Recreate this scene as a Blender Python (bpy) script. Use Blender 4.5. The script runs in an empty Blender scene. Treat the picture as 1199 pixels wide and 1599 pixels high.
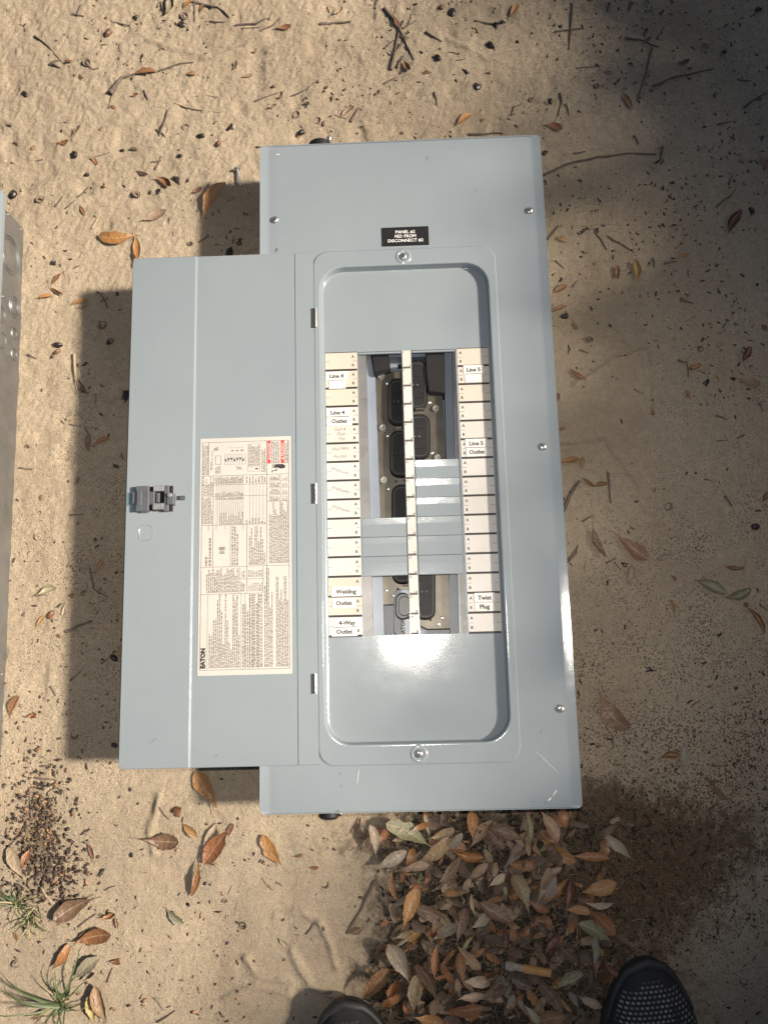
import bpy, bmesh, math, random
import numpy as np
from mathutils import Vector, Matrix

random.seed(7)
rng = np.random.default_rng(7)
S = bpy.context.scene
COL = S.collection
R_ = math.radians

# ------------------------------------------------------------------ camera
CAM_R = Matrix(((0.9992474268076981, -0.025173008899795783, -0.029511008812387576),
                (0.02973163833065145, 0.9856909813411396, 0.1659196160341321),
                (0.024912039265571017, -0.16667216001981042, 0.9856976115289916)))
CAM_C = Vector((0.1847093984888161, 0.19495061405610278, 1.0825101675761366))
FPX = 1250.0                      # focal length in photo pixels (photo is 1199 x 1599)
cam = bpy.data.cameras.new('camera')
cam.sensor_fit = 'VERTICAL'
cam.sensor_height = 24.0
cam.lens = FPX / 1599.0 * 24.0
cam.clip_start = 0.02
cam.clip_end = 300
camo = bpy.data.objects.new('camera', cam)
COL.objects.link(camo)
camo.matrix_world = Matrix.Translation(CAM_C) @ CAM_R.transposed().to_4x4()
S.camera = camo

# ------------------------------------------------------------------ light
SUN_EL, SUN_AZ = R_(39.0), R_(0.0)
world = bpy.data.worlds.new('World')
S.world = world
world.use_nodes = True
nt = world.node_tree
nt.nodes.clear()
wo = nt.nodes.new('ShaderNodeOutputWorld')
bg = nt.nodes.new('ShaderNodeBackground')
sky = nt.nodes.new('ShaderNodeTexSky')
sky.sky_type = 'NISHITA'
sky.sun_disc = False
sky.sun_elevation = SUN_EL
sky.sun_rotation = math.pi / 2 - SUN_AZ
sky.dust_density = 2.0
bg.inputs['Strength'].default_value = 0.05
nt.links.new(sky.outputs[0], bg.inputs[0])
nt.links.new(bg.outputs[0], wo.inputs[0])

sun = bpy.data.lights.new('sun', 'SUN')
sun.energy = 5.0
sun.angle = R_(5.0)
sun.color = (1.0, 0.885, 0.74)
suno = bpy.data.objects.new('sun', sun)
COL.objects.link(suno)
sdir = Vector((math.cos(SUN_EL) * math.cos(SUN_AZ), math.cos(SUN_EL) * math.sin(SUN_AZ), math.sin(SUN_EL)))
suno.rotation_euler = sdir.to_track_quat('Z', 'Y').to_euler()
suno.location = sdir * 8

# the flash of the phone that took the picture: it shows as the hot spot in the paint
fl = bpy.data.lights.new('phone_flash', 'SPOT')
fl.energy = 14.0
fl.spot_size = R_(77)
fl.spot_blend = 1.0
fl.shadow_soft_size = 0.007
fl.color = (1.0, 0.92, 0.82)
flo = bpy.data.objects.new('phone_flash', fl)
COL.objects.link(flo)
flo.matrix_world = camo.matrix_world @ Matrix.Translation((0.010, 0.050, 0.0)) @ Matrix.Rotation(R_(-5.5), 4, 'X')

S.view_settings.view_transform = 'Standard'
S.view_settings.look = 'None'
S.view_settings.gamma = 1.0
S.view_settings.use_curve_mapping = False
S.view_settings.exposure = 0.92


# ------------------------------------------------------------------ helpers
def U(u, v, z=0.0):
    """photo pixel -> world point on the plane z (used once, while laying the scene out)"""
    d = CAM_R.transposed() @ Vector(((u - 599.5) / FPX, -(v - 799.5) / FPX, -1.0))
    t = (z - CAM_C.z) / d.z
    return CAM_C + d * t


class MB:
    def __init__(s):
        s.v, s.f, s.m = [], [], []

    def add(s, verts, faces, mi=0):
        o = len(s.v)
        s.v += [tuple(p) for p in verts]
        s.f += [tuple(i + o for i in f) for f in faces]
        s.m += [mi] * len(faces)

    def box(s, x0, x1, y0, y1, z0, z1, mi=0, bev=0.0):
        if bev <= 0:
            s.add([(x0, y0, z0), (x1, y0, z0), (x1, y1, z0), (x0, y1, z0), (x0, y0, z1), (x1, y0, z1), (x1, y1, z1), (x0, y1, z1)],
                  [(3, 2, 1, 0), (4, 5, 6, 7), (0, 1, 5, 4), (1, 2, 6, 5), (2, 3, 7, 6), (3, 0, 4, 7)], mi)
        else:
            b = bev
            r1 = [(x0, y0), (x1, y0), (x1, y1), (x0, y1)]
            r2 = [(x0 + b, y0 + b), (x1 - b, y0 + b), (x1 - b, y1 - b), (x0 + b, y1 - b)]
            s.loops([[(x, y, z0) for x, y in r1], [(x, y, z1 - b) for x, y in r1], [(x, y, z1) for x, y in r2]], mi, cap=True)

    def loops(s, L, mi=0, cap=False, closed=True):
        n = len(L[0])
        V = [p for l in L for p in l]
        F = []
        for a in range(len(L) - 1):
            for i in range(n if closed else n - 1):
                j = (i + 1) % n
                F.append((a * n + i, a * n + j, (a + 1) * n + j, (a + 1) * n + i))
        if cap:
            F.append(tuple(range((len(L) - 1) * n, len(L) * n)))
        s.add(V, F, mi)

    def prism(s, pts, z0, z1, mi=0, bev=0.0):
        """pts: ccw (x, y)"""
        L = [[(x, y, z0) for x, y in pts]]
        if bev > 0:
            cx = sum(p[0] for p in pts) / len(pts); cy = sum(p[1] for p in pts) / len(pts)
            L.append([(x, y, z1 - bev) for x, y in pts])
            q = []
            for x, y in pts:
                d = math.hypot(x - cx, y - cy) or 1
                q.append((x - (x - cx) / d * bev, y - (y - cy) / d * bev, z1))
            L.append(q)
        else:
            L.append([(x, y, z1) for x, y in pts])
        s.loops(L, mi, cap=True)

    def quad(s, x0, x1, y0, y1, z, mi=0):
        s.add([(x0, y0, z), (x1, y0, z), (x1, y1, z), (x0, y1, z)], [(0, 1, 2, 3)], mi)

    def lathe(s, prof, c=(0, 0, 0), n=16, mi=0, M=None):
        L = []
        for r, z in prof:
            ring = []
            for k in range(n):
                a = 2 * math.pi * k / n
                p = Vector((r * math.cos(a), r * math.sin(a), z))
                if M: p = M @ p
                ring.append(p + Vector(c))
            L.append(ring)
        s.loops(L, mi, cap=True)

    def tube(s, pts, rad, n=6, mi=0, cap=True):
        pts = [Vector(p) for p in pts]
        L = []
        for i, p in enumerate(pts):
            a = pts[max(i - 1, 0)]; b = pts[min(i + 1, len(pts) - 1)]
            t = (b - a).normalized()
            u = t.cross(Vector((0.13, 0.21, 1))).normalized() if abs(t.z) < .97 else t.cross(Vector((1, 0.1, 0))).normalized()
            w = u.cross(t)
            r = rad[i] if isinstance(rad, (list, tuple)) else rad
            L.append([p + (u * math.cos(2 * math.pi * k / n) + w * math.sin(2 * math.pi * k / n)) * r for k in range(n)])
        s.loops(L, mi)
        if cap:
            o = len(s.v)
            k = len(L)
            s.f.append(tuple(range(o - n, o))); s.m.append(mi)
            s.f.append(tuple(reversed(range(o - k * n, o - k * n + n)))); s.m.append(mi)

    def text(s, string, cx, cy, z, size, mi=0, rot=0.0, align='C', bold=0.0, sx=1.0, jit=0.0, shear=0.0):
        V, F, w, h = glyphs(string, bold)
        ox = {'C': -w * sx / 2, 'L': 0, 'R': -w * sx}[align]
        ca, sa = math.cos(rot), math.sin(rot)
        P = []
        for x, y in V:
            X = (x + shear * y) * sx * 1.0 + ox
            Y = y - 0.36
            if jit: Y += jit * math.sin(X * 5.1 + len(string)) * .3
            X *= size; Y *= size
            P.append((cx + X * ca - Y * sa, cy + X * sa + Y * ca, z))
        s.add(P, F, mi)

    def mesh(s, name, mats, smooth=None):
        me = bpy.data.meshes.new(name)
        me.from_pydata(s.v, [], s.f)
        for m in (mats if isinstance(mats, (list, tuple)) else [mats]):
            me.materials.append(m)
        me.polygons.foreach_set('material_index', s.m)
        if smooth is not None:
            me.polygons.foreach_set('use_smooth', [True] * len(s.f))
            me.update()
            me.set_sharp_from_angle(angle=R_(smooth))
        me.update()
        return me

    def build(s, name, mats, parent=None, smooth=None):
        o = bpy.data.objects.new(name, s.mesh(name, mats, smooth))
        COL.objects.link(o)
        if parent: o.parent = parent
        return o


_gc = {}


def glyphs(string, bold=0.0):
    k = (string, bold)
    if k in _gc: return _gc[k]
    cu = bpy.data.curves.new('t', 'FONT')
    cu.body = string
    cu.resolution_u = 2
    cu.offset = bold
    cu.fill_mode = 'FRONT'
    ob = bpy.data.objects.new('t', cu)
    COL.objects.link(ob)
    dg = bpy.context.evaluated_depsgraph_get()
    me = bpy.data.meshes.new_from_object(ob.evaluated_get(dg))
    V = [(v.co.x, v.co.y) for v in me.vertices]
    F = [tuple(p.vertices) for p in me.polygons]
    x0 = min(p[0] for p in V); x1 = max(p[0] for p in V)
    V = [(x - x0, y) for x, y in V]
    bpy.data.objects.remove(ob); bpy.data.curves.remove(cu); bpy.data.meshes.remove(me)
    _gc[k] = (V, F, x1 - x0, 1)
    return _gc[k]


def rrect(x0, x1, y0, y1, r, k=6, z=0.0):
    P = []
    for cx, cy, a0 in ((x1 - r, y0 + r, -90), (x1 - r, y1 - r, 0), (x0 + r, y1 - r, 90), (x0 + r, y0 + r, 180)):
        for i in range(k + 1):
            a = R_(a0 + 90 * i / k)
            P.append((cx + r * math.cos(a), cy + r * math.sin(a), z))
    return P


def tag(o, label=None, cat=None, group=None, kind=None):
    if label: o['label'] = label
    if cat: o['category'] = cat
    if group: o['group'] = group
    if kind: o['kind'] = kind
    return o


def thing(name, label, cat, loc=(0, 0, 0), group=None):
    o = bpy.data.objects.new(name, None)
    o.empty_display_size = .05
    COL.objects.link(o)
    o.location = loc
    return tag(o, label, cat, group)


def world_child(o, parent):
    """parent an object whose mesh is in world coordinates to an Empty that stands elsewhere"""
    o.parent = parent
    o.matrix_parent_inverse = Matrix.Translation(parent.location).inverted()
    return o


# ------------------------------------------------------------------ materials
def new_mat(name):
    m = bpy.data.materials.new(name)
    m.use_nodes = True
    n = m.node_tree
    b = n.nodes['Principled BSDF']
    return m, n, b


def N(n, t, **kw):
    x = n.nodes.new(t)
    for k, v in kw.items():
        if k in x.inputs: x.inputs[k].default_value = v
        else: setattr(x, k, v)
    return x


def ramp(n, src, stops):
    r = n.nodes.new('ShaderNodeValToRGB')
    e = r.color_ramp.elements
    while len(e) < len(stops): e.new(0.5)
    for i, (p, c) in enumerate(stops):
        e[i].position = p
        e[i].color = c if len(c) == 4 else (*c, 1)
    n.links.new(src, r.inputs[0])
    return r.outputs[0]


def mixc(n, fac, a, b, blend='MIX'):
    x = n.nodes.new('ShaderNodeMix')
    x.data_type = 'RGBA'
    x.blend_type = blend
    for sock, val in ((x.inputs[0], fac), (x.inputs[6], a), (x.inputs[7], b)):
        if hasattr(val, 'is_linked') or isinstance(val, bpy.types.NodeSocket): n.links.new(val, sock)
        elif isinstance(val, (int, float)): sock.default_value = val
        else: sock.default_value = val if len(val) == 4 else (*val, 1)
    return x.outputs[2]


def noise(n, scale, detail=3, rough=.55, coord=None, vec=None):
    x = N(n, 'ShaderNodeTexNoise', Scale=scale, Detail=detail, Roughness=rough)
    if vec is not None: n.links.new(vec, x.inputs['Vector'])
    return x.outputs['Fac']


def coords(n, kind='Object', scale=None):
    tc = n.nodes.new('ShaderNodeTexCoord')
    o = tc.outputs[kind]
    if scale:
        mp = n.nodes.new('ShaderNodeMapping')
        mp.inputs['Scale'].default_value = scale
        n.links.new(o, mp.inputs[0])
        o = mp.outputs[0]
    return o


def bump(n, b, h, strength, dist):
    x = N(n, 'ShaderNodeBump', Strength=strength, Distance=dist)
    n.links.new(h, x.inputs['Height'])
    n.links.new(x.outputs[0], b.inputs['Normal'])
    return x


def simple(name, col, rough=.5, metal=0.0, var=.12, vscale=40, bstr=.15, bscale=300, bdist=.0005, spec=.5):
    m, n, b = new_mat(name)
    c = coords(n)
    f = noise(n, vscale, 4, .6, vec=c)
    lo = tuple(x * (1 - var) for x in col); hi = tuple(min(1, x * (1 + var)) for x in col)
    n.links.new(ramp(n, f, [(.3, lo), (.7, hi)]), b.inputs['Base Color'])
    b.inputs['Roughness'].default_value = rough
    b.inputs['Metallic'].default_value = metal
    b.inputs['Specular IOR Level'].default_value = spec
    if bstr: bump(n, b, noise(n, bscale, 3, vec=c), bstr, bdist)
    return m


# grey enamel of the panels: slight orange peel, faint handling smudges, fine dust
def paint():
    m, n, b = new_mat('grey_enamel')
    c = coords(n)
    f = noise(n, 7, 5, .6, vec=c)
    base = ramp(n, f, [(.3, (.184, .213, .235)), (.7, (.200, .230, .251))])
    sm = noise(n, 38, 6, .7, vec=c)
    base = mixc(n, ramp(n, sm, [(.66, (0, 0, 0)), (.78, (.35, .35, .35))]), base, (.235, .255, .25))
    st = coords(n, 'Object', (90, 500, 90))
    sc = noise(n, 3, 2, vec=st)
    base = mixc(n, ramp(n, sc, [(.77, (0, 0, 0)), (.80, (.4, .4, .4))]), base, (.40, .43, .43))
    # dust and grit that has blown onto the sheet
    dv = N(n, 'ShaderNodeTexVoronoi', Scale=420.0); n.links.new(c, dv.inputs['Vector'])
    dm = noise(n, 9, 4, .65, vec=c)
    dd = N(n, 'ShaderNodeMath', operation='MULTIPLY_ADD'); n.links.new(dm, dd.inputs[0]); dd.inputs[1].default_value = .42; dd.inputs[2].default_value = -.13
    ds = N(n, 'ShaderNodeMath', operation='SUBTRACT'); n.links.new(dd.outputs[0], ds.inputs[0]); n.links.new(dv.outputs['Distance'], ds.inputs[1])
    base = mixc(n, ramp(n, ds.outputs[0], [(0, (0, 0, 0)), (.05, (.55, .55, .55))]), base, (.20, .17, .13))
    n.links.new(base, b.inputs['Base Color'])
    rr = n.nodes.new('ShaderNodeMapRange')
    n.links.new(sm, rr.inputs[0])
    rr.inputs[3].default_value = .10; rr.inputs[4].default_value = .18
    n.links.new(rr.outputs[0], b.inputs['Roughness'])
    b.inputs['Specular IOR Level'].default_value = .45
    hb = N(n, 'ShaderNodeMath', operation='MULTIPLY_ADD'); n.links.new(noise(n, 16, 2, vec=c), hb.inputs[0]); hb.inputs[1].default_value = 9.0; n.links.new(noise(n, 620, 2, vec=c), hb.inputs[2])
    bump(n, b, hb.outputs[0], .22, .0003)
    return m


M = {}
M['paint'] = paint()


def galv():
    m, n, b = new_mat('galvanised_steel')
    c = coords(n)
    v = N(n, 'ShaderNodeTexVoronoi', Scale=70.0)
    n.links.new(c, v.inputs['Vector'])
    f = noise(n, 14, 5, .6, vec=c)
    base = mixc(n, .15, ramp(n, f, [(.3, (.17, .172, .176)), (.7, (.25, .252, .256))]), v.outputs['Color'], 'SOFT_LIGHT')
    hs = N(n, 'ShaderNodeHueSaturation', Saturation=0.12)
    n.links.new(base, hs.inputs['Color'])
    n.links.new(hs.outputs[0], b.inputs['Base Color'])
    b.inputs['Metallic'].default_value = .75
    b.inputs['Roughness'].default_value = .5
    bump(n, b, f, .15, .001)
    return m


M['galv'] = galv()
M['bus'] = simple('bus_plate_metal', (.105, .096, .080), .42, .65, .16, 60, .2, 500)
M['pan'] = simple('inner_rail_paint', (.165, .195, .24), .4, 0, .08, 20, .1)
M['black'] = simple('black_plastic', (.009, .009, .010), .55, 0, .3, 60, .15, spec=.28)
M['ribgrey'] = simple('worn_black_plastic', (.028, .029, .031), .5, 0, .2, 60, .15)
M['dkgrey'] = simple('dark_grey_plastic', (.075, .082, .092), .38, 0, .15, 60, .15)
M['bluegrey'] = simple('blue_grey_plastic', (.10, .155, .18), .4, 0, .1, 60, .1)
M['screw'] = simple('zinc_screw', (.50, .49, .46), .3, .9, .12, 200, .1)
M['slot'] = simple('slot_shadow', (.02, .02, .02), .7, 0, .1)
M['ink'] = simple('black_ink', (.018, .017, .017), .6, 0, .1, bstr=0)
M['inkgrey'] = simple('pencil_grey_ink', (.20, .20, .20), .8, 0, .1, bstr=0)
M['inkmid'] = simple('printed_grey_ink', (.07, .062, .06), .7, 0, .1, bstr=0)
M['inkfine'] = simple('fine_print_ink', (.17, .145, .125), .7, 0, .25, 300, bstr=0)
M['red'] = simple('red_ink', (.50, .035, .035), .55, 0, .1, bstr=0)
M['white'] = simple('white_sticker_paper', (.50, .49, .475), .55, 0, .04, 60, .05)
M['cream'] = simple('cream_sticker_paper', (.395, .380, .350), .5, 0, .05, 15, .05)
M['engrave'] = simple('white_engraving', (.8, .8, .78), .5, 0, .03, bstr=0)
M['scuff'] = simple('dark_scuff', (.12, .12, .115), .7, 0, .3, 400)
M['scuffl'] = simple('pale_scratch', (.62, .62, .60), .5, 0, .2, 400)


def cell_mat():
    m, n, b = new_mat('circuit_label_card')
    c = coords(n)
    f = noise(n, 26, 4, .6, vec=c)
    g = noise(n, 400, 2, vec=c)
    oi = n.nodes.new('ShaderNodeObjectInfo')
    base = mixc(n, oi.outputs['Alpha'], (.445, .436, .428), (.42, .382, .325))
    base = mixc(n, ramp(n, f, [(.45, (0, 0, 0)), (.75, (.35, .35, .35))]), base, (.36, .31, .245))
    base = mixc(n, ramp(n, g, [(.45, (0, 0, 0)), (.8, (.2, .2, .2))]), base, (.45, .40, .34))
    n.links.new(base, b.inputs['Base Color'])
    b.inputs['Roughness'].default_value = .6
    return m


M['cell'] = cell_mat()
M['paint_slat'] = M['paint']


def sand():
    m, n, b = new_mat('sand_ground')
    c = coords(n)
    big = noise(n, 5, 5, .6, vec=c)
    base = ramp(n, big, [(.25, (.335, .268, .190)), (.5, (.400, .326, .236)), (.75, (.445, .366, .268))])
    mid = noise(n, 110, 6, .78, vec=c)
    base = mixc(n, .45, base, ramp(n, mid, [(.28, (.30, .30, .30)), (.72, (.66, .66, .66))]), 'OVERLAY')
    gr = noise(n, 900, 2, .8, vec=c)
    base = mixc(n, .55, base, ramp(n, gr, [(.25, (.12, .12, .12)), (.75, (.82, .82, .82))]), 'OVERLAY')
    # organic specks mixed into the sand
    at = N(n, 'ShaderNodeAttribute', attribute_name='specks')
    v = N(n, 'ShaderNodeTexVoronoi', Scale=330.0)
    n.links.new(c, v.inputs['Vector'])
    patch = noise(n, 20, 4, .65, vec=c)
    mm = N(n, 'ShaderNodeMath', operation='MULTIPLY'); n.links.new(patch, mm.inputs[0]); n.links.new(at.outputs['Fac'], mm.inputs[1])
    lt = N(n, 'ShaderNodeMath', operation='MULTIPLY_ADD'); n.links.new(mm.outputs[0], lt.inputs[0]); lt.inputs[1].default_value = .95; lt.inputs[2].default_value = -.02
    sb = N(n, 'ShaderNodeMath', operation='SUBTRACT'); n.links.new(lt.outputs[0], sb.inputs[0]); n.links.new(v.outputs['Distance'], sb.inputs[1])
    base = mixc(n, ramp(n, sb.outputs[0], [(.0, (0, 0, 0)), (.08, (.8, .8, .8))]), base, (.085, .062, .045))
    # soil stain
    a2 = N(n, 'ShaderNodeAttribute', attribute_name='soil')
    s1 = noise(n, 60, 5, .7, vec=c)
    ad = N(n, 'ShaderNodeMath', operation='ADD'); n.links.new(a2.outputs['Fac'], ad.inputs[0]); n.links.new(s1, ad.inputs[1])
    sf = ramp(n, ad.outputs[0], [(.72, (0, 0, 0)), (1.0, (.85, .85, .85))])
    a3 = N(n, 'ShaderNodeAttribute', attribute_name='humus_shade')  # darker soil under the litter, also standing in for shade between leaves
    soilc = mixc(n, noise(n, 260, 3, .7, vec=c), (.036, .024, .015), (.165, .110, .065))
    soilc = mixc(n, a3.outputs['Fac'], soilc, mixc(n, noise(n, 200, 3, .7, vec=c), (.016, .012, .010), (.085, .062, .042)))
    base = mixc(n, sf, base, soilc)
    n.links.new(base, b.inputs['Base Color'])
    b.inputs['Roughness'].default_value = .95
    b.inputs['Specular IOR Level'].default_value = .15
    h1 = noise(n, 260, 5, .8, vec=c)
    h2 = noise(n, 800, 2, .7, vec=c)
    hm = N(n, 'ShaderNodeMath', operation='MULTIPLY_ADD'); n.links.new(h2, hm.inputs[0]); hm.inputs[1].default_value = .25; n.links.new(h1, hm.inputs[2])
    bump(n, b, hm.outputs[0], .8, .0050)
    return m


M['sand'] = sand()


def leafmat():
    m, n, b = new_mat('dry_leaf')
    oi = n.nodes.new('ShaderNodeObjectInfo')
    c = coords(n)
    at = N(n, 'ShaderNodeAttribute', attribute_name='vein')
    f = noise(n, 3.5, 5, .65, vec=c)
    base = mixc(n, ramp(n, f, [(.35, (0, 0, 0)), (.7, (.75, .75, .75))]), oi.outputs['Color'],
                mixc(n, .6, oi.outputs['Color'], (.09, .04, .022)))
    f2 = noise(n, 14, 4, .7, vec=c)
    base = mixc(n, ramp(n, f2, [(.60, (0, 0, 0)), (.74, (.5, .5, .5))]), base, mixc(n, .5, oi.outputs['Color'], (.40, .30, .2)))
    base = mixc(n, ramp(n, at.outputs['Fac'], [(.55, (0, 0, 0)), (1, (.8, .8, .8))]), base, mixc(n, .5, oi.outputs['Color'], (.42, .33, .22)))
    base = mixc(n, ramp(n, noise(n, 26, 6, .8, vec=c), [(.52, (0, 0, 0)), (.70, (.55, .55, .55))]), base, (.27, .215, .155))
    n.links.new(base, b.inputs['Base Color'])
    b.inputs['Roughness'].default_value = .36
    b.inputs['Specular IOR Level'].default_value = .5
    bump(n, b, noise(n, 9, 4, .6, vec=c), .25, .03)
    return m


M['leaf'] = leafmat()
M['nut'] = simple('acorn_shell', (.020, .014, .012), .36, 0, .4, 120, .1)
M['nutbrown'] = simple('brown_acorn_shell', (.14, .062, .032), .45, 0, .4, 120, .1)
M['cap'] = simple('acorn_cap', (.16, .115, .085), .85, 0, .3, 300, .5, 600, .001)
M['twig'] = simple('twig_bark', (.105, .082, .066), .85, 0, .4, 150, .5, 400, .001)
M['twigpale'] = simple('pale_stalk', (.30, .235, .16), .8, 0, .3, 150, .4, 400, .001)
M['bits'] = simple('plant_crumbs', (.062, .044, .033), .85, 0, .6, 60, .3)
M['bitstan'] = simple('tan_plant_crumbs', (.23, .13, .07), .8, 0, .5, 60, .3)
M['litterbits'] = simple('dark_litter_crumbs', (.035, .025, .019), .9, 0, .7, 120, .3)  # crumbs coloured darker to put shade into the litter gaps
M['grain'] = simple('soil_grains', (.080, .052, .032), .9, 0, .85, 160, .3)
M['grass'] = simple('grass_green', (.070, .098, .034), .5, 0, .4, 30, .1)
M['grassdry'] = simple('dry_grass', (.30, .25, .13), .7, 0, .3, 30, .1)
M['rubber'] = simple('black_rubber', (.018, .018, .019), .6, 0, .25, 60, .3, 500)
M['cigpaper'] = simple('burnt_paper', (.27, .22, .17), .8, 0, .3, 150, .3)
M['cigfilter'] = simple('cork_tip_paper', (.38, .20, .06), .6, 0, .15, 150, .1)
M['bark'] = simple('shrub_bark', (.12, .09, .065), .9, 0, .3, 20, .6, 60, .01)
M['crown'] = simple('shrub_leaf', (.055, .085, .025), .5, 0, .4, 3, .1)


def knit():
    m, n, b = new_mat('black_knit_mesh')
    c = coords(n, 'Object', (1, 1, .45))
    br = N(n, 'ShaderNodeTexBrick', Scale=1.0)
    n.links.new(c, br.inputs['Vector'])
    br.inputs['Color1'].default_value = (.20, .20, .205, 1)
    br.inputs['Color2'].default_value = (.10, .10, .105, 1)
    br.inputs['Mortar'].default_value = (.008, .008, .009, 1)
    br.inputs['Mortar Size'].default_value = .0014
    br.inputs['Mortar Smooth'].default_value = .3
    br.inputs['Brick Width'].default_value = .0058
    br.inputs['Row Height'].default_value = .0046
    at = N(n, 'ShaderNodeAttribute', attribute_name='panel')
    col = mixc(n, at.outputs['Fac'], br.outputs['Color'], (.010, .010, .011))
    n.links.new(col, b.inputs['Base Color'])
    b.inputs['Roughness'].default_value = .85
    bump(n, b, br.outputs['Color'], .6, .0012)
    return m


M['knit'] = knit()


# ------------------------------------------------------------------ ground
class Lattice:
    def __init__(s, seed):
        s.g = np.random.default_rng(seed).random((256, 256)) * 2 - 1
        s.c, s.s = math.cos(.6 + seed * 1.13), math.sin(.6 + seed * 1.13)

    def __call__(s, x, y):
        x, y = x * s.c - y * s.s, x * s.s + y * s.c
        xi = np.floor(x).astype(int); yi = np.floor(y).astype(int)
        fx = x - xi; fy = y - yi
        fx = fx * fx * fx * (fx * (fx * 6 - 15) + 10); fy = fy * fy * fy * (fy * (fy * 6 - 15) + 10)
        g = s.g
        a = g[xi % 256, yi % 256]; b = g[(xi + 1) % 256, yi % 256]
        c = g[xi % 256, (yi + 1) % 256]; d = g[(xi + 1) % 256, (yi + 1) % 256]
        return (a * (1 - fx) + b * fx) * (1 - fy) + (c * (1 - fx) + d * fx) * fy


LT = [Lattice(i) for i in range(9)]


def seg_dist(x, y, pts):
    best = np.full(x.shape, 9.0)
    for (ax, ay), (bx, by) in zip(pts[:-1], pts[1:]):
        dx, dy = bx - ax, by - ay
        t = np.clip(((x - ax) * dx + (y - ay) * dy) / (dx * dx + dy * dy), 0, 1)
        best = np.minimum(best, np.hypot(x - ax - t * dx, y - ay - t * dy))
    return best


def PX(*pts):
    return [(U(u, v).x, U(u, v).y) for u, v in pts]


RIDGES = [PX((385, 1498), (398, 1520), (425, 1530), (455, 1535)), PX((455, 1485), (470, 1515), (485, 1540), (530, 1558)),
          PX((500, 1440), (515, 1475), (525, 1510)), PX((240, 1330), (235, 1300), (250, 1240)), PX((350, 1560), (400, 1540), (450, 1550)),
          PX((430, 1430), (470, 1425), (500, 1440)), PX((900, 600), (960, 560), (1010, 545), (1015, 640)), PX((870, 700), (940, 690), (990, 760)),
          PX((230, 60), (330, 90), (420, 60)), PX((700, 60), (760, 90), (830, 75))]


def height(x, y):
    x = np.asarray(x, float); y = np.asarray(y, float)
    bl = np.exp(-(((x + .02) / .22) ** 2 + ((y + .12) / .16) ** 2))
    far = np.clip((np.hypot(x - .15, y - .5) - 2) / 10, 0, 1)
    h = LT[0](x * 2.3 + 9, y * 2.3 + 5) * .005 + LT[1](x * 7 + 40, y * 7 + 20) * .003
    # smoother at the bottom left and along the right, lumpier towards the top left
    lump = np.clip(.55 + (y - .35) * .6 - (x - .2) * .45, .28, 1.2)
    w = LT[7](x * 11 + 3, y * 11 + 90) * .35
    n1 = LT[2](x * 24 + 7 + w, y * 24 + 80 - w); n2 = LT[3](x * 52 + 60, y * 52 + 31 + w); n3 = LT[4](x * 120 + 11, y * 120 + 77)
    n4 = LT[8](x * 235 + 5 + w, y * 235 + 3)
    h += lump * (np.abs(n1) * .0016 + n2 * .0012 + np.abs(n3) * .0017 + np.abs(n4) * .0014)
    h += bl * (LT[1](x * 15 + 3, y * 15 + 8) * .0048 + LT[6](x * 30 + 3, y * 30 + 8) * .0018)
    # shallow dimples
    d = LT[5](x * 34 + 100, y * 34 + 14)
    h -= lump * np.clip(d - .46, 0, 1) * .008
    for k, r in enumerate(RIDGES):
        dd = seg_dist(x, y, r)
        dd = dd + LT[3](x * 60 + k, y * 60) * .002
        h += np.exp(-(dd / .0045) ** 2) * .0044
    h += far * LT[6](x * .2 + 50, y * .2 + 50) * .15
    return h - .004


def hz(x, y):
    return float(height(np.array([x]), np.array([y]))[0])


def blob(x, y, u, v, rx, ry):
    p = U(u, v)
    return np.exp(-(((x - p.x) / rx) ** 2 + ((y - p.y) / ry) ** 2))


def axis(lo, hi, step, far):
    a = list(np.arange(lo, hi + step / 2, step))
    d = step
    up = []
    p = a[-1]
    while p < far:
        d *= 1.25; p += d; up.append(p)
    d = step; dn = []; p = a[0]
    while p > -far:
        d *= 1.25; p -= d; dn.append(p)
    return np.array(dn[::-1] + a + up)


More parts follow.
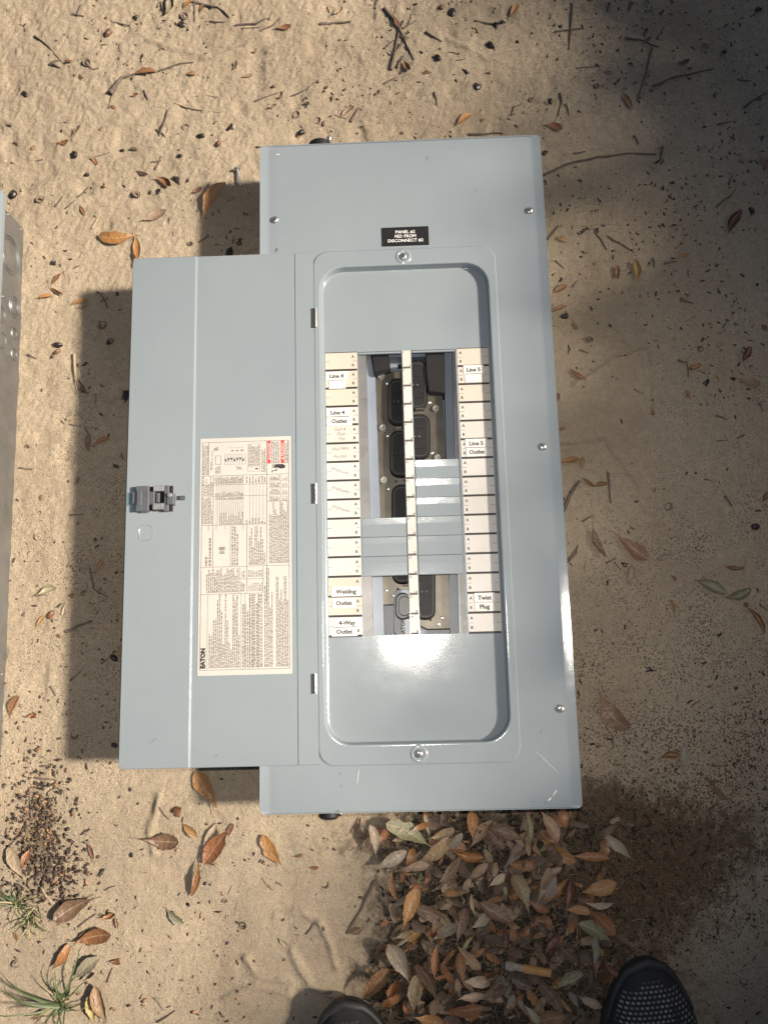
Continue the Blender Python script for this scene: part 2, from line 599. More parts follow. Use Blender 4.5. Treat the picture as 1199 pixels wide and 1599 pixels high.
def build_ground():
    xs = axis(-.52, .86, .0022, 60); ys = axis(-.38, 1.32, .0022, 60)
    X, Y = np.meshgrid(xs, ys, indexing='ij')
    Z = height(X, Y)
    nx, ny = X.shape
    V = np.stack([X, Y, Z], -1).reshape(-1, 3)
    idx = np.arange(nx * ny).reshape(nx, ny)
    F = np.stack([idx[:-1, :-1], idx[1:, :-1], idx[1:, 1:], idx[:-1, 1:]], -1).reshape(-1, 4)
    me = bpy.data.meshes.new('ground')
    me.vertices.add(len(V)); me.vertices.foreach_set('co', V.ravel())
    me.loops.add(F.size); me.loops.foreach_set('vertex_index', F.ravel())
    me.polygons.add(len(F))
    me.polygons.foreach_set('loop_start', np.arange(0, F.size, 4))
    me.polygons.foreach_set('use_smooth', np.ones(len(F), bool))
    me.update(calc_edges=True)
    x = V[:, 0]; y = V[:, 1]
    soil = (blob(x, y, 1040, 1350, .105, .095) * .50 + blob(x, y, 930, 1260, .06, .04) * .38 + blob(x, y, 780, 1420, .15, .12) * .85
            + blob(x, y, 710, 1560, .11, .07) * .75 + blob(x, y, 62, 1310, .035, .075) * .42 + blob(x, y, 660, 1310, .12, .03) * .42
            + blob(x, y, 1010, 1570, .10, .05) * .35 + blob(x, y, 1180, 1300, .08, .05) * .25 + blob(x, y, 130, 1060, .04, .05) * .14)
    specks = (.46 + blob(x, y, 1050, 1230, .22, .22) * .30 + blob(x, y, 1150, 900, .22, .35) * .22 + blob(x, y, 150, 900, .1, .3) * .25
              + blob(x, y, 900, 60, .35, .15) * .10 - blob(x, y, 400, 1430, .16, .1) * .16 - blob(x, y, 950, 650, .1, .1) * .18)
    humus_shade = np.clip((blob(x, y, 760, 1420, .14, .13) + blob(x, y, 710, 1560, .13, .08)) * 1.3, 0, 1)
    for nme, arr in (('soil', soil), ('specks', specks), ('humus_shade', humus_shade)):
        a = me.attributes.new(nme, 'FLOAT', 'POINT')
        a.data.foreach_set('value', arr.astype(np.float32))
    me.materials.append(M['sand'])
    o = bpy.data.objects.new('ground', me)
    COL.objects.link(o)
    tag(o, 'pale tan sand ground with dark specks and a soil patch', kind='structure')
    return o


# text outlines are made first, while the scene is still empty
for k in range(1, 31): glyphs(str(k))
for t_ in ('A', 'B', 'Line 4', 'Line 5', 'Outlet', 'Welding', '4-Way', 'Twist', 'Plug', 'Glue', 'Vat', 'Hot Melt', 'Recept', 'Embosser', 'DANGER', 'PELIGRO'):
    glyphs(t_)
glyphs('EATON', .03); glyphs('EATON', .07)

build_ground()

# ------------------------------------------------------------------ shrubs (they throw the shade on the right)
def shrub(x, y, r, h, seed, label, n=8500):
    rs = np.random.default_rng(seed)
    t = thing('shrub', label, 'shrub', (x, y, 0), 'shrubs right of the panel, outside the picture')
    b = MB()
    for k in range(5):
        a = rs.uniform(0, 6.28); q = rs.uniform(.25, .6) * r
        b.tube([(0, 0, -.05), (math.cos(a) * q * .4, math.sin(a) * q * .4, h * .35), (math.cos(a) * q, math.sin(a) * q, h * .75)], [.03, .022, .01])
    b.build('trunk', M['bark'], t)
    d = rs.normal(size=(n, 3)); d /= np.linalg.norm(d, axis=1)[:, None]
    rad = rs.random(n) ** .40 * (1 + .28 * np.clip(rs.normal(0, .6, n), -1, 1.6))
    lob = 1 + .16 * np.sin(d[:, 0] * 5 + seed) * np.cos(d[:, 1] * 6) + .1 * np.sin(d[:, 2] * 9)
    P = d * rad[:, None] * lob[:, None] * np.array([r, r, h * .45]) + np.array([0, 0, h * .56])
    A = rs.normal(size=(n, 3)); A /= np.linalg.norm(A, axis=1)[:, None]
    B = np.cross(A, rs.normal(size=(n, 3))); B /= np.linalg.norm(B, axis=1)[:, None]
    L = rs.uniform(.05, .085, n)[:, None]
    V = np.stack([P - A * L, P + B * L * .42, P + A * L, P - B * L * .42], 1).reshape(-1, 3)
    me = bpy.data.meshes.new('crown')
    me.from_pydata(V.tolist(), [], np.arange(n * 4).reshape(n, 4).tolist())
    me.materials.append(M['crown'])
    o = bpy.data.objects.new('crown', me); COL.objects.link(o); o.parent = t


shrub(2.12, -1.30, .85, 1.62, 1, 'tall dense green shrub nearest the shoes, right of the panel')
shrub(1.80, -.43, .60, 1.15, 7, 'low green shrub level with the leaf litter', 5000)
shrub(2.02, .26, .60, 1.15, 2, 'low green shrub level with the lower half of the panel', 5000)
shrub(2.14, .86, .60, 1.15, 6, 'low green shrub level with the upper half of the panel', 5000)
shrub(2.80, 1.74, .98, 1.60, 3, 'tall dense green shrub farthest from the shoes, right of the panel')


def oak(x, y, cx, cy, cz, rx, ry, rz_, n, seed, label):
    rs = np.random.default_rng(seed)
    t = thing('sky_blocker_oak', label, 'tree', (x, y, 0))
    b = MB()
    b.tube([(0, 0, -.2), (.02, .03, .7), (-.05, .05, 1.8), (.08, 0, 3.0), (.2, -.1, 4.0)], [.30, .21, .18, .16, .10], 12)
    for k in range(9):
        a = k * 2.4; q = rs.uniform(.5, .85)
        e = Vector((cx - x + math.cos(a) * rx * q, cy - y + math.sin(a) * ry * q, cz + rs.uniform(-.3, .5)))
        s0 = Vector((.05, 0, rs.uniform(2.4, 3.6)))
        m1 = s0.lerp(e, .5) + Vector((0, 0, .35))
        b.tube([s0, s0.lerp(m1, .5), m1, e], [.085, .07, .05, .015], 8)
    b.build('trunk', M['bark'], t, smooth=50)
    d = rs.normal(size=(n, 3)); d /= np.linalg.norm(d, axis=1)[:, None]
    rad = rs.random(n) ** .42
    lob = 1 + .14 * np.sin(d[:, 0] * 6 + seed) * np.cos(d[:, 1] * 5) + .1 * np.sin(d[:, 2] * 7 + d[:, 0] * 4)
    P = d * (rad * lob)[:, None] * np.array([rx, ry, rz_]) + np.array([cx - x, cy - y, cz])
    A = rs.normal(size=(n, 3)); A /= np.linalg.norm(A, axis=1)[:, None]
    B = np.cross(A, rs.normal(size=(n, 3))); B /= np.linalg.norm(B, axis=1)[:, None]
    L = rs.uniform(.08, .15, n)[:, None]
    V = np.stack([P - A * L, P + B * L * .42, P + A * L, P - B * L * .42], 1).reshape(-1, 3)
    me = bpy.data.meshes.new('crown')
    me.from_pydata(V.tolist(), [], np.arange(n * 4).reshape(n, 4).tolist())
    me.materials.append(M['crown'])
    o = bpy.data.objects.new('crown', me); COL.objects.link(o); o.parent = t


# unseen oak added overhead to keep most of the sky light off the scene
oak(-2.6, 2.6, -.7, .7, 5.0, 3.3, 3.6, 1.2, 24000, 4, 'unseen oak tree added to block sky light above the two panels')

# ------------------------------------------------------------------ the electrical panel
D = .08                     # front of the panel above the ground
W, H = .387, .8826
ZF = D - .011               # recessed dead front
panel = thing('electrical_panel', 'grey electrical panel lying face up on sand with its door open', 'electrical panel', (0, 0, 0))


def enclosure(parent, x0, x1, y0, y1, z0, z1, name='enclosure'):
    b = MB()
    t = .0016
    L = [rrect(x0, x1, y0, y1, .002, 1, z0), rrect(x0, x1, y0, y1, .002, 1, z1), rrect(x0 + t, x1 - t, y0 + t, y1 - t, .001, 1, z1), rrect(x0 + t, x1 - t, y0 + t, y1 - t, .001, 1, z0 + .012)]
    b.loops(L, 0, cap=True)
    return b.build(name, M['galv'], parent)


enclosure(panel, .013, W - .013, .013, H - .013, -.012, D - .006)

# front trim: one pressed sheet
WX0, WX1, WY0, WY1 = .1296, .2590, .2096, .5830     # breaker window
b = MB()
K = 7
rim = lambda i, z, r: rrect(.0815 + i, .3060 - i, .0790 + i, .6990 - i, r, K, z)
loops = [rrect(0, W, 0, H, .007, K, D - .012), rrect(0, W, 0, H, .007, K, D - .0050), rrect(.0008, W - .0008, .0008, H - .0008, .0066, K, D - .0042),
         rrect(.0012, W - .0012, .0010, H - .0010, .0062, K, D + .0016), rrect(.0022, W - .0022, .0016, H - .0016, .0060, K, D + .0014), rrect(.0118, W - .0118, .0022, H - .0022, .006, K, D - .0004), rrect(.0128, W - .0128, .0030, H - .0030, .006, K, D - .0005),
         rrect(.0160, W - .0160, .0040, H - .0040, .006, K, D - .0004), rrect(.0245, W - .0245, .0060, H - .0060, .006, K, D), rrect(.0258, W - .0258, .0070, H - .0070, .006, K, D), rrect(.0706, .3186, .0529, .7241, .0205, K, D),
         rrect(.0722, .3170, .0545, .7225, .020, K, D), rrect(.0740, .3152, .0563, .7207, .019, K, D + .0013), rrect(.0752, .3140, .0575, .7195, .0185, K, D + .0013), rim(-.0022, D + .0013, .0340),
         rim(-.0012, D + .0013, .0335), rim(-.0002, D + .0009, .0325), rim(.0004, D + .0001, .032), rim(.0016, ZF + .0020, .0308), rim(.0021, ZF + .0006, .0303), rim(.0032, ZF, .0292), rim(.0042, ZF, .0287), rrect(WX0 - .001, WX1 + .001, WY0 - .001, WY1 + .001, .001, K, ZF),
         rrect(WX0, WX1, WY0, WY1, .0008, K, ZF), rrect(WX0, WX1, WY0, WY1, .0008, K, ZF - .0035)]
b.loops(loops, 0)
trim = b.build('trim_cover', M['paint'], panel, smooth=28)

# window centre bar carries the numbers; cross lips at top
b = MB()
SX0, SX1 = .1876, .2004
b.box(SX0, SX1, WY0 - .001, WY1 + .001, ZF - .004, ZF - .0002, 0, .0006)
b.box(WX0 + .0005, SX0 - .0005, WY1 - .0030, WY1 - .0002, ZF - .0045, ZF - .0006, 0, .0006)
b.box(SX1 + .0005, WX1 - .0005, WY1 - .0030, WY1 - .0002, ZF - .0045, ZF - .0006, 0, .0006)
b.build('centre_bar', M['paint'], panel)

ROW = (WY1 - WY0) / 15


def marker(parent, r):
    """white card between two circuits with the two numbers"""
    y1 = WY1 - r * ROW - .0003; y0 = y1 - ROW + .0006
    b = MB()
    b.quad(.1885, .1995, y0, y1, ZF + .0002, 0)
    b.quad(.1889, .1991, y0 - .0004, y0 + .0022, ZF + .0004, 1)
    b.text(str(2 * r + 1), .1891, y1 - .0022, ZF + .0004, .0040, 1, align='L')
    b.text(str(2 * r + 2), .1992, y0 + .0038, ZF + .0004, .0040, 1, align='R')
    o = b.build('number_card', [M['cell'], M['inkmid']], parent)
    o.color = (1, 1, 1, .15 + .5 * (r in (0, 1)))
    return o


def circuit(parent, r, left):
    y1 = WY1 + .0003 - r * ROW; y0 = y1 - ROW
    x0, x1 = (.0862, .1287) if left else (.2612, .3022)
    b = MB()
    b.quad(x0, x1, y0, y1, ZF + .0002, 0)
    b.quad(x0 + .0003, x1 - .0003, y0 - .0012, y0 + .0016, ZF + .0005, 1)
    ym = (y0 + y1) / 2
    ax = x1 - .0055 if left else x0 + .0042
    for k, ch in enumerate('AB'):
        b.text(ch, ax, ym + (.0062 if k == 0 else -.0056), ZF + .0004, .0052, 1, bold=.02)
    for xa, xb in ((x0 + .0005, x0 + .006), (x1 - .006, x1 - .0005)):
        b.quad(xa, xb, ym - .0002, ym + .0002, ZF + .0004, 1)
    if left and r in HAND:
        for k, (s, dx, dy, sz, rot) in enumerate(HAND[r]):
            b.text(s, x0 + .019 + dx, ym + dy, ZF + .0004, sz, 2, rot=rot, jit=.35, shear=.25)
    if r == 0:
        b.quad(x0, x1, y1 - .0007, y1 + .0002, ZF + .0005, 1)
    o = b.build('circuit_card', [M['cell'], M['ink'], M['inkgrey']], parent)
    o.color = (1, 1, 1, 1.0 if r < 3 or (left and r in (12, 13)) else (.45 if r < 6 else .12))
    return o


HAND = {4: [('Line 4', -.001, .0068, .0058, 0), ('Glue', .000, .0004, .0058, 0), ('Vat', .001, -.0058, .0058, 0)],
        5: [('Hot Melt', -.001, .0056, .0060, .05), ('Recept', -.001, -.0046, .0060, .05)],
        6: [('Embosser', -.001, .001, .0062, -.35)], 7: [('Embosser', -.001, .001, .0062, -.32)], 8: [('Embosser', -.001, .001, .0062, -.33)]}
for r in range(15):
    marker(trim, r)
    circuit(trim, r, True)
    circuit(trim, r, False)


def sticker(s, u0, v0, u1, v1, size=.0075, tz=0.0008):
    a = U(u0, v0, ZF + tz); c = U(u1, v1, ZF + tz)
    x0, x1, y1, y0 = a.x, c.x, a.y, c.y
    b = MB()
    b.box(x0, x1, y0, y1, ZF + .0001, ZF + tz, 0)
    if s: b.text(s, (x0 + x1) / 2, (y0 + y1) / 2, ZF + tz + .0002, size, 1, bold=.028)
    return b.build('paper_sticker', [M['white'], M['ink']], trim)


sticker('Line 4', 508.5, 580.5, 543, 593.5)
sticker('', 513.5, 593.8, 540, 606.5)
sticker('Line 4', 510, 637.5, 545, 650.5)
sticker('Outlet', 510, 650.8, 550, 664)
sticker('Welding', 517, 916.5, 563.5, 930.5)
sticker('Outlet', 518.5, 934.5, 556, 948.5)
sticker('4-Way', 521, 965.5, 563, 979)
sticker('Outlet', 518, 979.3, 558, 993)
sticker('Line 5', 723, 570.5, 755.5, 583.5)
sticker('', 725.5, 583.8, 752, 596)
sticker('Line 5', 726, 685.5, 761, 698.5)
sticker('Outlet', 727.5, 698.8, 762, 712)
sticker('Twist', 740, 926, 773, 940)
sticker('Plug', 741, 940.3, 772.5, 953.5)

# filler plates (knock out blanks) : sloped upper third, flat face
for left, rows in ((True, range(9, 12)), (False, range(6, 12))):
    x0, x1 = (WX0 + .0008, SX0 - .0005) if left else (SX1 + .0010, WX1 - .0016)
    for r in rows:
        y1 = WY1 - r * ROW - .0002; y0 = y1 - ROW + .0004
        b = MB()
        prof = [(y1, ZF - .006), (y1, ZF + .0002), (y1 - .0006, ZF + .0009), (y1 - .0078, ZF - .0004), (y1 - .0088, ZF - .0006), (y1 - .0100, ZF - .0006), (y0 + .0010, ZF - .0006), (y0 + .0002, ZF - .0008), (y0, ZF - .0014), (y0, ZF - .006)]
        b.loops([[(x0, y, z) for y, z in prof], [(x1, y, z) for y, z in prof]], 0, closed=False)
        b.add([(x0, y, z) for y, z in prof], [tuple(range(len(prof)))]); b.add([(x1, y, z) for y, z in prof], [tuple(reversed(range(len(prof))))])
        b.build('filler_plate', M['paint'], panel)


# ---- inside of the box
def pxpoly(pts, z):
    q = [U(u, v, z) for u, v in pts]
    a = sum(q[i].x * q[(i + 1) % len(q)].y - q[(i + 1) % len(q)].x * q[i].y for i in range(len(q)))
    if a < 0: q.reverse()
    return [(p.x, p.y) for p in q]


def pxrr(u0, u1, v0, v1, r, z, k=5):
    return pxpoly([(x, y) for x, y, _ in rrect(u0, u1, v0, v1, r, k)], z)


b = MB(); b.box(.10, .29, .17, .62, .012, .028, 0, .002); b.build('inner_pan', M['pan'], panel)
for nme, mat, pts, z0, z1 in (
        ('side_rail', 'galv', [(556, 540), (571, 540), (583, 1000), (567, 1000)], .03, ZF - .006),
        ('side_rail', 'galv', [(706, 540), (716, 540), (732, 1000), (717, 1000)], .03, ZF - .006),
        ('inner_rail', 'pan', [(572, 540), (584, 540), (597, 900), (600, 1000), (579, 1000)], .028, .050),
        ('inner_rail', 'pan', [(693, 540), (705, 540), (716, 1000), (703, 1000)], .028, .050),
        ('bus_plate', 'bus', [(584, 582), (645, 578), (648, 820), (592, 820)], .030, .046),
        ('bus_plate', 'bus', [(641, 612), (691, 612), (696, 740), (648, 740)], .030, .046),
        ('bus_plate', 'bus', [(594, 890), (645, 890), (645, 943), (595, 945)], .030, .046),
        ('bus_plate', 'bus', [(645, 890), (700, 888), (705, 982), (667, 983), (650, 975)], .030, .046),
        ('top_shelf', 'pan', [(600, 538), (700, 536), (700, 556), (603, 558)], .030, .052)):
    b = MB(); b.prism(pxpoly(pts, z1), z0, z1, 0, .001); b.build(nme, M[mat], panel)
for u0, u1, v0, v1, r in ((605, 641, 590, 664, 15), (608, 644, 671, 745, 15), (611, 646, 756, 822, 15), (634, 668, 562, 640, 15), (637, 672, 646, 717, 15),
                          (648, 680, 880, 968, 14), (612, 645, 850, 912, 14)):
    b = MB(); b.prism(pxrr(u0, u1, v0, v1, r, .054), .044, .054, 0, .002)
    # contact slots and ribs moulded into the base
    for k in range(3):
        vv = v0 + (v1 - v0) * (.28 + .22 * k)
        q = pxrr(u0 + 8, u1 - 9, vv - 3, vv + 3, 2, .0555, 1)
        b.prism(q, .053, .0552, 0)
    q0 = rrect(u0 + 4, u1 - 4, v0 + 5, v1 - 5, max(r - 5, 4), 5)
    q1 = rrect(u0 + 5.2, u1 - 5.2, v0 + 6.2, v1 - 6.2, max(r - 6, 3), 5)
    pa = [U(x, y, .0546) for x, y, _ in q0]; pb = [U(x, y, .0546) for x, y, _ in q1]
    b.loops([[tuple(p) for p in pa], [tuple(p) for p in pb]], 1)
    for k in range(2):
        w_ = U(u0 + 10 + k * 7, v0 + (v1 - v0) * .5, .0548)
        b.lathe([(.0018, .054), (.0018, .0556), (.0012, .0559), (.0003, .0556)], (w_.x, w_.y, 0), 8, 1)
    b.build('stab_base', [M['black'], M['ribgrey']], panel)
b = MB(); b.prism(pxrr(617, 641, 925, 968, 12, .054), .044, .054, 0, .002); b.prism(pxrr(622, 641, 931, 962, 9, .056), .053, .056, 0, .001); b.build('stab_base', M['dkgrey'], panel)
b = MB()
b.prism(pxrr(615, 642, 920, 994, 9, .047), .03, .047, 0, .001)
p0 = U(629, 979, .0475)
b.text('EATON', p0.x, p0.y, .0476, .0070, 1, rot=math.pi / 2, bold=.03)
b.build('bus_end_cover', [M['pan'], M['ink']], panel)
b = MB(); b.prism(pxpoly([(576, 540), (605, 540), (610, 578), (584, 586)], .058), .046, .058, 0, .004); b.build('supply_cable', M['black'], panel)
b = MB(); b.prism(pxpoly([(664, 536), (694, 536), (695, 615), (669, 612), (664, 580)], .058), .03, .058, 0, .002); b.build('lug_cover', M['black'], panel)
for (u, v, s) in ((628, 572, 1), (634, 668, 1), (637, 750, 1), (655, 640, 1), (652, 735, 1), (645, 965, 1), (636, 914, 1)):
    b = MB(); p = U(u, v, .05)
    b.box(p.x - .006, p.x + .006, p.y - .0012, p.y + .0012, .046, .056, 0, .0005)
    b.build('stab_blade', M['bus'], panel)
for (u, v) in ((595, 586), (597, 667), (599, 749), (680, 637), (683, 714)):
    b = MB(); p = U(u, v, .05)
    b.lathe([(.0052, .045), (.0052, .048), (.0044, .0492), (.0030, .0492), (.0028, .0475), (.0004, .0475)], (p.x, p.y, 0), 16, 0)
    b.build('bus_bolt', M['screw'], panel, smooth=30)
for (u, v) in ((604, 598), (605, 680), (606, 763), (670, 628), (674, 707), (603, 922), (614, 930), (673, 952), (684, 975), (690, 965)):
    b = MB(); p = U(u, v, .046); b.lathe([(.0022, .0455), (.0022, .0466), (.0014, .0470), (.0003, .0470)], (p.x, p.y, 0), 12); b.build('rivet', M['screw'], panel, smooth=30)
for (u, v) in ((614, 591), (616, 671), (618, 752), (663, 634), (668, 713), (621, 920), (672, 968)):
    b = MB(); p = U(u, v, .046); b.lathe([(.0017, .046), (.0017, .0463), (.0003, .0463)], (p.x, p.y, 0), 10); b.build('plate_hole', M['slot'], panel)


# ---- screws on the trim
def screw_mesh():
    b = MB()
    b.lathe([(.0052, 0), (.0052, .0006), (.0049, .0016), (.0040, .0025), (.0026, .0031), (.0012, .0033), (.0001, .0033)], n=20, mi=0)
    b.box(-.0034, .0034, -.00045, .00045, .0026, .00345, 1)
    b.box(-.00045, .00045, -.0018, .0018, .0026, .0035, 1)
    return b.mesh('screw', [M['screw'], M['slot']], 40)


SCR = screw_mesh()
for k, (u, v, z) in enumerate(((429.5, 343.5, D), (826, 329, D), (847, 697.5, D), (874.5, 1106.5, D), (629.5, 401, D + .0013), (654, 1177, D + .0013))):
    o = bpy.data.objects.new('screw', SCR)
    COL.objects.link(o); o.parent = panel
    p = U(u, v, z)
    o.location = (p.x, p.y, z)
    o.rotation_euler = (0, 0, random.uniform(0, 3.1))
# dimples pressed round the two frame screws
for (u, v) in ((629.5, 401), (654, 1177)):
    p = U(u, v, D)
    b = MB(); b.lathe([(.0115, D + .0009), (.0095, D + .0022), (.0078, D + .0026), (.0066, D + .0020), (.0056, D + .0012)], (p.x, p.y, 0), 24); b.build('screw_dimple', M['paint'], panel, smooth=50)

# black engraved plate
b = MB()
a = U(596.3, 356.5, D); c = U(669.8, 382.5, D)
b.box(a.x, c.x, c.y, a.y, D, D + .0016, 0, .0004)
for k, s in enumerate(('PANEL #2', 'FED FROM', 'DISCONNECT #2')):
    b.text(s, (a.x + c.x) / 2, (a.y + c.y) / 2 + (.0062, 0, -.0062)[k], D + .0018, .0062, 1, bold=.0)
b.build('name_plate', [M['black'], M['engrave']], panel)

# hardware peeping out above and below the box
b = MB()
p = U(500, 222, .045)
b.lathe([(.0135, -.0), (.0165, .024), (.0165, .034), (.0145, .036), (.012, .036), (.0115, .024)], (p.x, H - .014, .047), 24, 0, Matrix.Rotation(R_(-90), 4, 'X'))
b.build('conduit_bushing', M['black'], panel, smooth=30)
b = MB(); p = U(514, 217, .052)
b.tube([(p.x, H - .016, .050), (p.x, p.y + .002, .050)], .0022, 8); b.lathe([(.0042, 0), (.0042, .003), (.003, .0045), (.0002, .0048)], (p.x, p.y, .050), 12, 0, Matrix.Rotation(R_(-60), 4, 'X'))
b.build('bushing_screw', M['screw'], panel, smooth=40)
b = MB(); p = U(515, 1275, .03)
b.lathe([(.013, 0), (.013, .024), (.010, .027), (.0004, .0275)], (p.x, .014, .040), 20, 0, Matrix.Rotation(R_(90), 4, 'X'))
b.build('knockout_plug', M['black'], panel, smooth=30)

# scuffs and scratches on the enamel
marks = [(528, 1268, 6, 5, 40, 'scuff'), (533, 1270, 4, 2, 80, 'scuffl'), (559, 1213, 26, .7, 80, 'scuffl'), (532, 1208, 5, 1.2, 70, 'scuff'), (533, 1228, 4, 1, 90, 'scuff'), (490, 627, 11, 1.6, -15, 'scuff'), (484, 625, 6, 1.2, 5, 'scuff'),
         (845, 1142, 10, 1, 60, 'scuff'), (842, 1184, 5, 1.4, 60, 'scuff'), (854, 1190, 52, .45, -45, 'scuffl'), (866, 1238, 13, 1.4, 55, 'scuffl'), (858, 1248, 8, 2, 40, 'scuffl'), (851, 1254, 5, 1.2, 30, 'scuff'),
         (667, 247, 12, 1, 60, 'scuff'), (742, 298, 12, 1.2, 45, 'scuff'), (704, 230, 4, 1.4, 60, 'scuff'), (832, 1041, 6, .8, 80, 'scuff'), (240, 1156, 12, 1.1, 35, 'scuff'), (338, 1180, 7, 1.2, 30, 'scuff'), (303, 1173, 3, .8, 20, 'scuff'),
         (214, 963, 3, 1.2, 0, 'scuff'), (432, 390, 9, 5, 70, 'scuff'), (434, 241, 8, 1.5, 0, 'scuffl'), (703, 1006, 4, 1.2, 70, 'scuff'), (432, 1013, 4, 1, 10, 'scuff'), (880, 1245, 4, 1.2, 10, 'scuff'), (832, 1252, 4, 1.5, 30, 'scuff')]
for mat in ('scuff', 'scuffl'):
    b = MB()
    for u, v, L, w, ang, mm in marks:
        if mm != mat: continue
        on_door = u < 480
        z = D + (.0052 if on_door and v > 402 else .0003)
        if 640 < u < 720 and 950 < v < 1100: z = ZF + .0003
        p = U(u, v, z)
        if on_door and v > 402: z = D + (.0051 if p.x < -.0846 else .0037)
        ca, sa = math.cos(R_(ang)), math.sin(R_(ang)); s = .00080
        pts = []
        for t, q in ((-.5, 0), (-.15, -.5), (.3, -.35), (.5, 0), (.2, .5), (-.25, .35)):
            x = t * L * s; y = q * w * s
            pts.append((p.x + x * ca - y * sa, p.y + x * sa + y * ca))
        b.add([(x, y, z) for x, y in pts], [tuple(range(6))])
    b.build('scratch', M[mat], panel)

# ---- the open door
DX0, DX1, DY0, DY1 = -.1702, .0735, .0570, .7208
XR, XC = -.0846, .0478
ZD = D + .0034
door_prof = [  # (x, z)
    (DX0, ZD + .0014), (XR - .0004, ZD + .0014), (XR + .0022, ZD), (XC - .0004, ZD), (XC + .0003, ZD - .0022), (XC + .0010, ZD - .0006), (DX1, ZD - .0010)]


def door_outline():
    pts = []
    r = .0095
    for cx, cy, a0 in ((DX0 + r, DY1 - r, 90), (DX0 + r, DY0 + r, 180)):
        for i in range(9):
            a = R_(a0 + 90 * i / 8); pts.append((cx + r * math.cos(a), cy + r * math.sin(a)))
    return pts


b = MB()
oc = door_outline()
zt = ZD + .0014
poly = oc + [(XR - .0004, DY0), (XR - .0004, DY1)]
o_ = len(poly)
ins = [(min(max(x, DX0 + .0009), 1), min(max(y, DY0 + .0009), DY1 - .0009)) for x, y in poly]
b.loops([[(x, y, ZD - .0125) for x, y in poly[:-1]] + [(poly[-1][0], poly[-1][1], ZD - .0125)], [(x, y, zt - .0009) for x, y in poly], [(x, y, zt) for x, y in ins]], 0, cap=True)
yy = [DY0, DY0 + .0009, DY1 - .0009, DY1]
prof = door_prof[1:]
rows = []
for y, dz in ((DY0, -.0125), (DY0, -.0009), (DY0 + .0009, 0), (DY1 - .0009, 0), (DY1, -.0009), (DY1, -.0125)):
    row = []
    for i, (x, z) in enumerate(prof):
        row.append((x, y, max(z, ZD - .0022) + dz if dz > -.01 else D + .0004 - (.008 if x < -.001 else 0)))
    rows.append(row)
b.loops(rows, 0, closed=False)
# underside
b.add([(DX0 + .004, DY0 + .003, ZD - .0024), (XC, DY0 + .003, ZD - .0024), (XC, DY1 - .003, ZD - .0024), (DX0 + .004, DY1 - .003, ZD - .0024)], [(3, 2, 1, 0)])
door = b.build('door', M['paint'], panel, smooth=25)

# rounded hinge leaf end
# hinges: slots with pins
for v0, v1 in ((483, 513), (756, 787), (1052, 1083)):
    b = MB()
    a = U(487, v0, D); c = U(495, v1, D)
    b.box(a.x, c.x - .0016, c.y, a.y, D + .0012, ZD + .0002, 0)
    b.tube([(c.x - .0012, c.y + .0002, ZD - .0004), (c.x - .0012, a.y - .0002, ZD - .0004)], .0016, 8, 1)
    b.build('hinge', [M['slot'], M['screw']], panel)

# outlined oblong knock out and the small slot
b = MB()
p = U(228.3, 832, zt)
P1 = rrect(p.x - .0088, p.x + .0088, p.y - .0100, p.y + .0100, .0062, 5)
P2 = rrect(p.x - .0080, p.x + .0080, p.y - .0092, p.y + .0092, .0056, 5)
P0 = rrect(p.x - .0093, p.x + .0093, p.y - .0105, p.y + .0105, .0066, 5)
b.loops([[(x, y, zt + .00005) for x, y, _ in P0], [(x, y, zt + .0007) for x, y, _ in P1], [(x, y, zt + .0001) for x, y, _ in P2]], 0, cap=True)
b.build('knockout_blank', M['paint'], door, smooth=30)
b = MB()
a = U(276, 774.5, zt); c = U(289, 781, zt)
b.box(a.x, c.x, c.y, a.y, ZD, zt + .0002, 0)
b.box(a.x + .0050, c.x - .0008, c.y + .0008, a.y - .0008, ZD, zt + .0004, 1)
b.build('latch_slot', [M['slot'], M['dkgrey']], door)

# latch
b = MB()
ZL = zt


def lb(u0, u1, v0, v1, h0, h1, mi=0, bev=.0006):
    a = U(u0, v0, ZL + h1); c = U(u1, v1, ZL + h1)
    b.box(a.x, c.x, c.y, a.y, ZL + h0, ZL + h1, mi, bev)


lb(197, 210, 770.5, 788.5, -.009, .002, 1)
lb(206, 216, 760, 799, -.001, .003, 1)
lb(206.5, 216, 768, 786.5, 0, .007, 0)
lb(213, 232, 759, 797.5, 0, .0095, 0)
lb(214, 221, 766, 789, .009, .0105, 0)
lb(220, 230, 797, 800, 0, .006, 0)
lb(231, 241, 767.5, 788, 0, .008, 0)
lb(231, 240, 760, 768, -.0004, .0015, 2)
lb(231, 240, 788, 797, -.0004, .0015, 2)
lb(240, 256, 758.5, 798, -.0004, .0015, 2)
lb(239.5, 255.5, 758, 766.5, 0, .0115, 3)
lb(238.5, 255, 786, 795, 0, .0115, 3)
lb(244.5, 249, 769.5, 784.5, 0, .005, 0)
lb(257, 263, 758, 798, 0, .008, 0)
lb(263, 269, 758.5, 798, 0, .004, 2)
lb(261, 271, 770, 787.5, 0, .010, 0)
p = U(265.5, 773, ZL + .010)
b.lathe([(.0030, ZL + .009), (.0030, ZL + .0115), (.0020, ZL + .0122), (.0003, ZL + .0122)], (p.x, p.y, 0), 12, 3)
b.build('latch', [M['dkgrey'], M['bluegrey'], M['black'], simple('worn_grey_plastic', (.17, .175, .18), .4, 0, .2, 100)], door)
# little tab at the free edge
b = MB()
a = U(191, 609, ZD - .006); b.box(a.x, a.x + .012, a.y - .009, a.y, ZD - .010, ZD - .007, 0, .0005)
b.build('edge_tab', M['black'], door)

